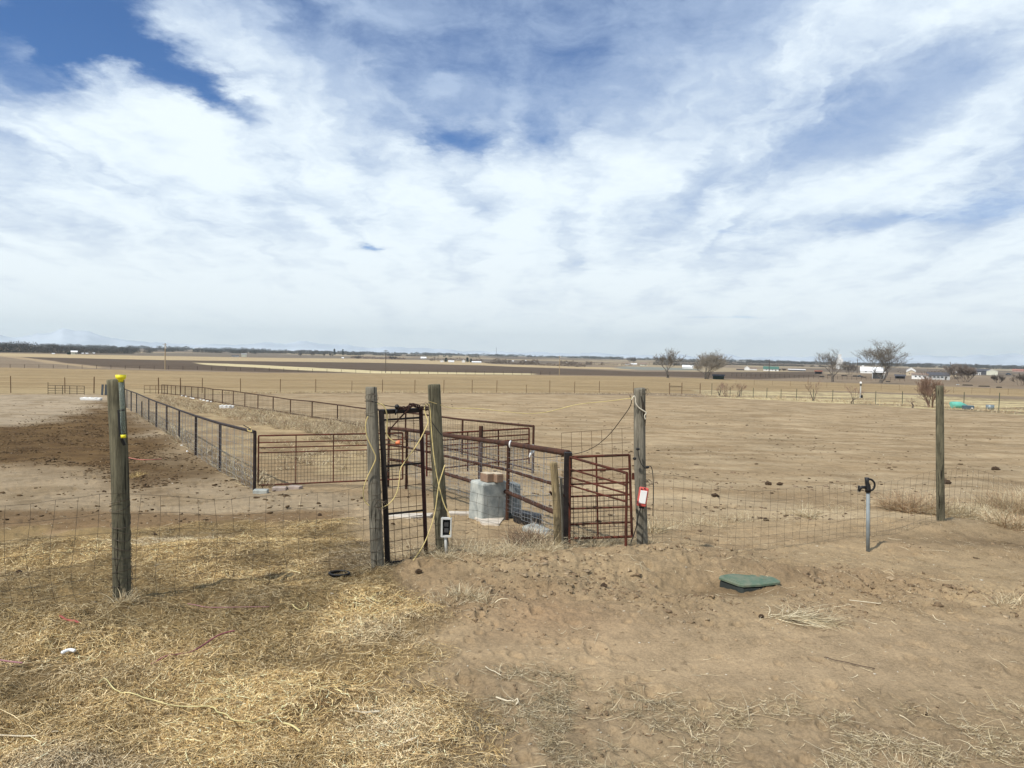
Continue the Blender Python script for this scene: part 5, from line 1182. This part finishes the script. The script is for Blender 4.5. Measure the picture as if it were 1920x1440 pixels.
bare_tree('shrub', 'very large dense round leafless bush near the long dark barn', 1806, 716, 682, 1779, 1825, 22, stems=9, m1=DRKB, m2=mat('brown_twigs', (.17, .135, .11), .95, var=.3), r0=.2, levels=5, twig_r=.055, nch=3, group='leafless bushes on the plain', spread=.7)
bare_tree('shrub', 'small dark leafless bush in front of the pale gabled shed', 1871, 718, 702, 1861, 1882, 23, stems=6, m1=DRKB, m2=DRKB, r0=.2, levels=4, twig_r=.05, group='leafless bushes on the plain')
bare_tree('shrub', 'dark leafless bush at the right edge of the photo on the plain', 1913, 723, 699, 1899, 1930, 24, stems=5, m1=DRKB, m2=DRKB, r0=.2, levels=4, twig_r=.05, group='leafless bushes on the plain')
GR = 'leafless saplings along the right fence'
for lb, x, yb, yt, xl, xr, sd_, st in (('slanting multi stem sapling, left one of the pair by the first steel posts', 1361, 743.5, 716, 1345, 1378, 31, 3), ('slanting multi stem sapling, right one of the pair by the first steel posts', 1385, 745, 716, 1374, 1402, 32, 3), ('tall thin sapling leaning by the fence left of the pair', 1348, 741.5, 715, 1342, 1355, 33, 2), ('upright leafless sapling standing alone below the long white roof', 1525, 752, 709, 1504, 1540, 34, 2), ('short leafless sapling left of the white capped meter post', 1598, 757, 721, 1584, 1610, 35, 2), ('thin spindly sapling just before the lone wooden post', 1711, 765, 745, 1702, 1718, 36, 1)):
    bare_tree('sapling', lb, x, yb, yt, xl, xr, sd_, stems=st, m1=DRKB if sd_ != 31 else SAP, m2=SAP, r0=.10, levels=4, twig_r=.010, group=GR, cat='sapling', base_len=.5, spread=.55, nch=2)
bare_tree('shrub', 'reddish leafless shrub of curved stems just left of the lone post', 1748, 764, 700, 1723, 1780, 37, stems=8, m1=SAP, m2=SAP, r0=.12, levels=4, twig_r=.012, group='leafless bushes on the plain', cat='shrub', base_len=.5, spread=.6)

# ------------------------------------------------------------------ buildings of the plain
WALLW = mat('white_siding', (.72, .72, .70), .7, var=.06, scale=.3); WALLT = mat('tan_siding', (.50, .42, .30), .8, var=.1, scale=.3); WALLG = mat('grey_siding', (.40, .40, .39), .8, var=.1, scale=.3); WALLC = mat('cream_siding', (.58, .57, .46), .8, var=.06, scale=.3)
ROOFW = mat('white_metal_roof', (.78, .79, .80), .45, var=.05, scale=.2); ROOFD = mat('dark_shingle', (.07, .07, .08), .9, var=.2, scale=.5); ROOFB = mat('brown_shingle', (.20, .15, .12), .9, var=.2, scale=.5); ROOFG = mat('green_metal_roof', (.055, .13, .10), .6, var=.1, scale=.2); ROOFR = mat('rust_red_roof', (.30, .13, .09), .8, var=.2, scale=.4); WIN = mat('window_glass', (.03, .04, .05), .2, spec=.6)
def house(label, xl, xr, yb, yt, wall, roof, kind='gable', dist=None, roof_f=.45, win=2, door=True, group=None, name='house', cat='house', dep=None, open_=False, turn=0.0):
    xm = (xl + xr) / 2
    if dist: g = WP(xm, yb, dist); g = Vector((g.x, g.y, zg(g.x, g.y))); 
    else: g = G(xm, yb)
    u = g.y / F; w = (xr - xl) * u; h = topz(g, yt); d = dep or max(5.0, min(w * .7, 14)); root = thing(name, g, label, cat, group)
    az = math.atan2(g.x, g.y); Rz = Matrix.Rotation(-az + turn, 3, 'Z')
    def L(x, y, z): return g + Rz @ Vector((x, y, z))
    hw = h * (1 - roof_f); mb = MB(); z0 = -1.5
    if kind == 'end':                       # gable end faces the viewer
        pts = [(-w / 2, z0), (w / 2, z0), (w / 2, hw), (0, h * .985), (-w / 2, hw)]
        mb.prism([L(x, 0, z) for x, z in pts], Rz @ Vector((0, d, 0))); mb.build('wall', wall, root)
        rf = MB(); e = .35
        for s in (-1, 1):
            a, b_ = L(s * (w / 2 + e), -e, hw - e * (h - hw) / (w / 2)), L(0, -e, h)
            rf.prism([a, b_, b_ + Vector((0, 0, .25)), a + Vector((0, 0, .25))], Rz @ Vector((0, d + 2 * e, 0)))
        rf.build('roof', roof, root)
    else:
        if open_:
            mb.box(L(-w / 2 + .3, d / 2, hw / 2), (.6, d, hw), rz=-az + turn).box(L(w / 2 - .3, d / 2, hw / 2), (.6, d, hw), rz=-az + turn).box(L(0, d - .2, hw / 2 - .3), (w, .3, hw + .6), rz=-az + turn)
        else: mb.box(L(0, d / 2, (hw + z0) / 2), (w, d, hw - z0), rz=-az + turn)
        mb.build('wall', wall, root)
        rf = MB(); e = .5; prof = [(-e, hw - .1), (d / 2, h), (d + e, hw - .1), (d / 2, h - .35)] if kind == 'gable' else [(-e, hw), (-e, h * .99), (d + e, h), (d + e, hw)]
        rf.prism([L(-w / 2 - e, y, z) for y, z in prof], Rz @ Vector((w + 2 * e, 0, 0))); 
        rf.build('roof', roof, root)
        if kind == 'gable' and not open_:
            gb = MB()
            for s in (-1, 1): gb.prism([L(s * (w / 2 - .01) , .02, hw), L(s * (w / 2 - .01), d / 2, h - .4), L(s * (w / 2 - .01), d - .02, hw)], Rz @ Vector((-s * .2, 0, 0)))
            gb.build('gable', wall, root)
    if win and w > 5 and not open_:
        for k in range(win):
            x = -w / 2 + w * (k + 1) / (win + 1); MB().box(L(x, -.05, hw * .6), (min(1.6, w * .1), .08, hw * .3), rz=-az + turn).build('window', WIN, root)
        if door: MB().box(L(w * .32, -.05, hw * .36), (1.2, .1, hw * .7), rz=-az + turn).build('door', mat('dark_door', (.08, .07, .06), .7), root)
    return root
FARG = 'white farm buildings scattered over the far plain'
house('largest white metal barn behind the big cottonwood', 1615, 1653, 700, 688, WALLW, ROOFW, roof_f=.6, name='barn', cat='barn', win=3)
house('open fronted white shed at the trunk of the big cottonwood', 1636, 1657, 710, 697, WALLG, ROOFW, kind='flat', roof_f=.12, open_=True, name='shed', cat='shed', win=0)
house('dark low machine shed right of the big cottonwood trunk', 1679, 1696, 710, 702, ROOFD, ROOFD, roof_f=.4, name='shed', cat='shed', win=0, open_=True)
house('tan house with a gable end facing the field', 1700, 1717, 704, 694, WALLT, ROOFB, kind='end', win=2)
house('white gabled barn peeking above the tan house', 1700, 1716, 700, 689, WALLW, ROOFW, kind='end', roof_f=.5, name='barn', cat='barn', win=0)
house('bright white house with a dark door right of the tan gabled house', 1711, 1738, 711, 699.5, WALLW, ROOFB, roof_f=.28, win=3)
house('long low house with a dark roof behind the reddish shrub', 1740, 1778, 712, 698, WALLG, ROOFD, roof_f=.4, win=5)
house('small white roofed shed left of the very large bush', 1781, 1793, 706, 697, WALLT, ROOFW, roof_f=.5, name='shed', cat='shed', win=0)
house('long dark open barn behind the pale gabled shed', 1825, 1853, 702.5, 691.5, ROOFD, ROOFD, roof_f=.35, name='barn', cat='barn', win=0)
house('pale cream shed with its gable end facing the viewer', 1851, 1869, 703.5, 693.2, WALLC, ROOFW, kind='end', roof_f=.3, name='shed', cat='shed', win=0)
house('small white camper trailer in front of the long dark barn', 1828, 1838, 703, 698, WALLW, WALLW, kind='flat', roof_f=.1, name='trailer', cat='trailer', win=1, dep=2.5)
house('pinkish far house at the right edge beyond the cream shed', 1900, 1922, 697, 692, mat('pink_wall', (.45, .27, .22), .8), ROOFR, roof_f=.5)
house('white farmhouse with a gable end, left of the green roofed building', 1396, 1405, 694, 687, WALLW, ROOFW, kind='end', name='farmhouse', win=0)
house('low white shed attached right of the white gabled farmhouse', 1405.5, 1419, 694, 689.5, WALLW, ROOFB, roof_f=.4, name='shed', cat='shed', win=0)
house('low dark shed left of the white gabled farmhouse', 1381, 1395, 694, 691, ROOFD, ROOFB, roof_f=.4, name='shed', cat='shed', win=0)
house('green roofed white building under the double crossarm pole', 1432, 1459, 695.5, 687, WALLW, ROOFG, roof_f=.6, win=4)
house('long low white roofed stable left of the elevator tree', 1479, 1509, 695.5, 692, ROOFD, ROOFW, roof_f=.45, kind='flat', name='stable', cat='stable', win=0)
house('dark rusty shelter on legs left of the elevator tree', 1528, 1541, 701, 694.5, ROOFD, ROOFR, kind='flat', roof_f=.35, open_=True, name='shelter', cat='shelter', win=0)
house('white greenhouse roof between the two left cottonwoods', 1280, 1299, 691, 684.5, WALLW, ROOFW, roof_f=.6, name='greenhouse', cat='greenhouse', win=0)
house('dark green shed at the foot of the many stemmed tree', 1337, 1357, 711, 702, mat('dark_green_siding', (.03, .05, .04), .8), ROOFD, roof_f=.3, name='shed', cat='shed', win=0)
house('small white house left of the leftmost large cottonwood', 1200, 1213, 686, 681, WALLC, ROOFB, roof_f=.5)
house('far white warehouse on the horizon right of the many stemmed tree', 1381, 1398, 679.5, 676, WALLW, ROOFW, kind='flat', roof_f=.1, name='warehouse', cat='warehouse', win=0)
house('beige farmhouse by the tree belt at far left', 134, 144, 664.5, 657.5, WALLC, ROOFW, roof_f=.35, win=2)
house('long low white farm shed at left beyond the tan strip', 435, 447, 669, 666, WALLW, ROOFD, roof_f=.5, group=FARG, name='farm_shed', cat='shed', win=0)
house('pale blocky farm building right of the long low white shed', 453, 462, 669, 663, WALLC, ROOFW, roof_f=.2, kind='flat', group=FARG, name='farm_shed', cat='shed', win=0)
house('tiny white shed below the horizon conifers', 641, 644.5, 672.5, 670, WALLW, ROOFW, roof_f=.4, group=FARG, name='farm_shed', cat='shed', win=0)
house('white house left of the farmyard, near the second power pole', 789, 799, 673, 669, WALLW, ROOFW, roof_f=.5, group=FARG)
house('white farmhouse left of the dark conifers in the middle distance', 825, 832, 679, 675, WALLW, ROOFW, kind='end', roof_f=.5, group=FARG, win=0)
house('white barn right of the dark conifers in the middle distance', 841, 851, 679.5, 676, WALLW, ROOFW, roof_f=.5, group=FARG, name='barn', cat='barn', win=0)
house('white gabled barn at the second dark clump of trees', 866, 872, 679.5, 674.5, WALLW, ROOFW, kind='end', roof_f=.4, group=FARG, name='barn', cat='barn', win=0)
house('long white low barn at the left end of the clipped hedge row', 885, 902, 680.5, 677.5, WALLW, ROOFW, roof_f=.5, group=FARG, name='barn', cat='barn', win=0)
house('white farm building beside bare trees left of the first large cottonwood', 1172, 1181, 684.5, 680, WALLW, ROOFB, roof_f=.4, group=FARG)
house('low white outbuilding left of the first large cottonwood, right one of two', 1183, 1194, 684.5, 681, WALLW, ROOFW, roof_f=.5, group=FARG, name='barn', cat='barn', win=0)
# grain elevator
g = WP(1573, 684, 1500); g = Vector((g.x, g.y, zg(g.x, g.y))); u = g.y / F; root = thing('grain_elevator', g, 'tall white grain elevator behind the bare cottonwood', 'grain elevator')
h1 = topz(g, 664); h2 = topz(g, 674)
MB().box(g + Vector((.8 * u, 0, h1 / 2)), (4 * u, 6 * u, h1)).build('head_house', WALLW, root)
for k in range(4): MB().tube([g + Vector((-5.2 * u + k * 3.2 * u, -4 * u, -2)), g + Vector((-5.2 * u + k * 3.2 * u, -4 * u, h2))], 1.7 * u, 14).build('silo', WALLW, root, smooth=False)
MB().box(g + Vector((-.2 * u, -4 * u, h2 + .8 * u)), (11 * u, 2.4 * u, 1.6 * u)).build('gallery', WALLW, root)
# farm things by the big trees
def car(label, x, yb, wpx_, m):
    g = G(x, yb); u = g.y / F; w = wpx_ * u; root = thing('farm_truck', g, label, 'vehicle', 'vehicles parked by the farm')
    MB().box(g + Vector((0, 0, w * .17)), (w, w * .42, w * .18)).build('body', m, root, bevel=.08); MB().box(g + Vector((-w * .05, 0, w * .32)), (w * .5, w * .38, w * .16), taper=.8).build('cab', WIN, root, bevel=.05)
    for sx in (-.3, .3):
        for sy in (-.2, .2): MB().tube([g + Vector((sx * w, sy * w - .1, w * .08)), g + Vector((sx * w, sy * w + .1, w * .08))], w * .085, 12).build('wheel', BLACK, root)
car('dark vehicle parked among the stockyard fences left of the big cottonwood', 1612, 707, 9, ROOFD)
car('dark car parked on the plain right of the cream shed', 1891, 703, 9, mat('dark_blue_paint', (.03, .05, .08), .4))
car('white pickup parked at the end of the low trailer row on the right', 1796, 722, 5, WALLW)
for k, (x, y, w) in enumerate([(1555, 704, 8), (1541, 707, 10), (1583, 705, 12), (1604, 706, 11), (1619, 708, 10), (1665, 716, 9), (1814, 723, 22), (1845, 725, 24), (1873, 727, 12)]):
    g = G(x, y); u = g.y / F; tag(MB().box(g + Vector((0, 0, 1.0 * u)), (w * u, 2 * u, 2.0 * u), rz=.1, taper=.85).build('hay_pile', mat('dark_junk', (.05, .042, .036), .95, var=.5, scale=.7), origin=g, bevel=.15), 'low dark pile of farm clutter on the plain near the big bare trees', 'pile', 'dark piles of farm clutter')

# ------------------------------------------------------------------ far tree belts, hedges and conifers
FOL = mat('far_trees', (1, 1, 1), 1.0, var=.2, scale=.05, attr='tint', spec=0.0)
def belt(name, label, bands, seed, kind='stuff', cat='trees', group=None, thing_=False):
    """bands: x0, x1, y base at x0, y base at x1, height px, density per px, colours, dist"""
    rg_ = np.random.default_rng(seed); V, C = [], []
    for x0, x1, y0, y1, hp, dens, cols, dist in bands:
        n = int((x1 - x0) * dens); xs = rg_.uniform(x0, x1, n); xs = xs[fbm(xs * .045, xs * 0 + y0 * .7 + hp, 3, seed + 5) > (.44 if dist else 0)]; n = len(xs); prof = hp * (.30 + .85 * fbm(xs * .16, xs * 0 + seed, 3, seed)); 
        k = max(1, int((x1 - x0) / 3)); gx = np.linspace(x0, x1, k + 1); gs = []
        for i, xx in enumerate(gx):
            yb = lerp(y0, y1, i / k)
            if dist: p = WP(xx, yb, dist); gs.append((p.x, p.y, zg(p.x, p.y)))
            else: p = G(xx, yb); gs.append((p.x, p.y, p.z))
        gs = np.array(gs); bx_ = np.stack([np.interp(xs, gx, gs[:, j]) for j in range(3)], 1); u = np.hypot(bx_[:, 0], bx_[:, 1]) / F
        v = rg_.random(n) ** 1.1; yoff = (rg_.random(n) - .5) * hp * u * 2
        c = bx_ + np.stack([rg_.normal(0, .5, n) * u, yoff, v * prof * u], 1)
        s = u * rg_.uniform(.35, .95, n) * min(1.2, .35 + hp / 12)
        a = rg_.random((n, 2)) * 6.28; e1 = np.stack([np.cos(a[:, 0]), np.sin(a[:, 0]), rg_.normal(0, .5, n)], 1) * s[:, None]; e2 = np.stack([rg_.normal(0, .4, n), rg_.normal(0, .4, n), np.ones(n)], 1) * s[:, None]
        V.append(np.stack([c - e1 * .5 - e2 * .7, c + e1 * .5 - e2 * .5, c + e1 * .3 + e2 * .7, c - e1 * .4 + e2 * .5], 1).reshape(-1, 3)); C.append(np.repeat(palette(n, cols, rg_, .25), 4, 0))
    V = np.concatenate(V); C = np.concatenate(C); Fq = np.arange(len(V)).reshape(-1, 4)
    org = V.mean(0); org[2] = V[:, 2].min()
    o = np_mesh(name, V, Fq, FOL, C, origin=org); tag(o, label, cat, group, kind); return o
GB = [(.07, .06, .05), (.10, .085, .07), (.045, .043, .04), (.085, .072, .062)]; DG = [(.035, .045, .035), (.05, .055, .045)]; BR = [(.17, .13, .10), (.13, .10, .085)]
belt('tree_belt', 'grey brown belt of leafless trees along the far left fields', [(-60, 60, 660, 661, 17, 55, GB, None), (60, 150, 661, 663, 15, 50, GB, None), (150, 250, 662, 663.5, 9, 28, GB, None)], 1, cat='tree belt')
hb = []
def hdep(d_): return float(np.interp(np.log(d_), _hr, _hh))
for x0, x1, h, d_ in ((-80, 200, 5, 5200), (200, 330, 6, 4200), (330, 520, 7, 4300), (420, 620, 6, 3400), (600, 760, 5, 4200), (740, 1010, 4, 5200), (1010, 1300, 4, 4800), (1300, 1560, 5, 3600), (1560, 1990, 5, 3600), (1700, 1990, 4, 2500), (-80, 400, 4, 2600), (350, 900, 4, 2700), (1350, 1560, 4, 2000), (1180, 1400, 4, 2700), (-80, 1990, 4, 6200), (-80, 1990, 4, 3900), (-80, 700, 6, 3000), (150, 480, 8, 2200), (450, 760, 6, 2500), (1380, 1990, 6, 2900), (60, 330, 7, 1700), (1180, 1330, 7, 1500), (760, 1200, 5, 4200)):
    yb = lambda x: 667 + 22 * (x - 960) / 1000 + hdep(d_) / d_ * F
    hb.append((x0, x1, yb(x0), yb(x1), h, 26, GB + DG[:1], d_))
belt('horizon_trees', 'low band of far trees and hedgerows all along the horizon', hb, 2, cat='tree band')
belt('tree_belt', 'brown orchard of bare trees beyond the clipped hedge row', [(905, 1130, 682, 689, 9, 30, BR + [(.22, .18, .13)], 1250), (1085, 1200, 688, 690, 6, 10, BR, 1250), (805, 905, 678, 681, 8, 12, BR, 1350), (640, 760, 672.5, 676, 6, 14, BR + [(.20, .10, .08)], 1500)], 3, cat='tree belt')
belt('tree_belt', 'brushy bare thicket around the houses at right', [(1690, 1785, 697, 699, 15, 34, BR + [(.20, .17, .12)], 760), (1730, 1800, 703, 705, 8, 12, BR + GB, 640)], 4, cat='thicket')
rgx = np.random.default_rng(3)
for k in range(40):
    x = 912 + k * 4.7; yb = yy(x, [912, 1000, 1100], [681.2, 684.5, 688.5]); hp = yy(x, [912, 1000, 1100], [2.6, 4, 5.5]) * rgx.uniform(.8, 1.2)
    belt('hedge_bush', 'small dark clipped bush in the long hedge row on the plain', [(x - 2.3, x + 2.3, yb, yb, hp * 1.3, 14, [(.06, .045, .035), (.10, .07, .05)], None)], 100 + k, kind=None, cat='bush', group='dark bushes of the long hedge row')
def conifer(label, x, yb, w, h, dist=None, seed=0):
    g = WP(x, yb, dist) if dist else G(x, yb); g = Vector((g.x, g.y, zg(g.x, g.y))); u = g.y / F; rd = random.Random(seed); hh = topz(g, yb - h)
    root = thing('evergreen_tree', g, label, 'tree', 'dark evergreens on the far plain'); MB().tube([g, g + Vector((0, 0, hh * .5))], .25, 5).build('trunk', DRKB, root)
    mb = MB()
    for k in range(170):
        t = rd.random() ** .8; r = w * u * .5 * (1 - t * .75) * rd.uniform(.3, 1.05); a = rd.uniform(0, 6.28); c = g + Vector((math.cos(a) * r, math.sin(a) * r, hh * (.08 + .9 * t))); s = w * u * .10
        mb.poly([c + Vector((rd.gauss(0, s), rd.gauss(0, s), rd.gauss(0, s))) for _ in range(4)])
    mb.build('crown', mat('evergreen', (.022, .034, .025), 1.0, var=.3), root)
conifer('dark conifer among the white farm buildings, first in the middle distance', 836, 679, 7, 8, None, 1)
conifer('dark conifer right beside the white gabled barn in the middle distance', 876, 679.5, 7, 9, None, 2)
conifer('dark conifer in the farmyard left of the long white low barn', 883, 679.5, 6, 7, None, 3)
conifer('round dark evergreen on the horizon left of the second power pole', 627, 660, 6, 6, 2300, 4)
conifer('dark evergreen on the horizon just right of the round one', 643, 660.5, 6, 5.5, 2300, 5)
conifer('dark evergreen near the beige farmhouse at far left', 129, 664.8, 7, 4, None, 6)
for k, (x, yb, w, h) in enumerate([(1185, 681, 18, 12), (563, 667, 6, 6), (586, 667, 10, 7), (607, 668, 5, 7), (620, 668, 8, 6), (671, 673, 14, 6), (737, 674, 16, 6), (250, 659, 12, 7), (276, 658, 14, 6), (112, 659, 10, 8), (140, 656, 16, 6), (1470, 695, 8, 4), (1461, 695, 5, 3)]):
    bare_tree('bare_tree', 'hazy leafless tree standing on the far plain', x, yb, yb - h, x - w / 2, x + w / 2, 200 + k, stems=4, m1=DRKB, m2=DRKB, r0=.4, levels=3, twig_r=.16, group='hazy leafless trees on the far plain', nch=4)
for k, (x, yb, w) in enumerate([(70, 651.5, 6), (78, 652, 4), (345, 653, 12), (372, 653.5, 14), (420, 658, 5), (475, 657, 7), (500, 660, 4), (730, 664, 8), (100, 664, 4), (155, 663.5, 3), (163, 663.5, 4), (176, 663, 3), (1000, 679, 3), (962, 678, 3), (1064, 681, 3), (985, 677.5, 3), (1497, 678, 3), (1870, 686, 3), (1760, 686, 4), (1618, 687, 3)]):
    house('tiny pale building far off near the horizon', x - w / 2, x + w / 2, yb, yb - 1.9, WALLW, ROOFW, roof_f=.4, win=0, group='tiny pale buildings near the horizon', name='distant_building', cat='building')

# ------------------------------------------------------------------ haze
hz_ = MB().box((0, 6000, 190), (30000, 18000, 460)).build('haze', bpy.data.materials.new('haze_air'))
m = hz_.data.materials[0]; m.use_nodes = True; t = m.node_tree; t.nodes.clear(); o = t.nodes.new('ShaderNodeOutputMaterial'); v = t.nodes.new('ShaderNodeVolumePrincipled')
v.inputs['Color'].default_value = (.86, .97, 1.0, 1); v.inputs['Density'].default_value = 0.00007; v.inputs['Anisotropy'].default_value = 0.2
t.links.new(v.outputs[0], o.inputs['Volume']); tag(hz_, kind='stuff')
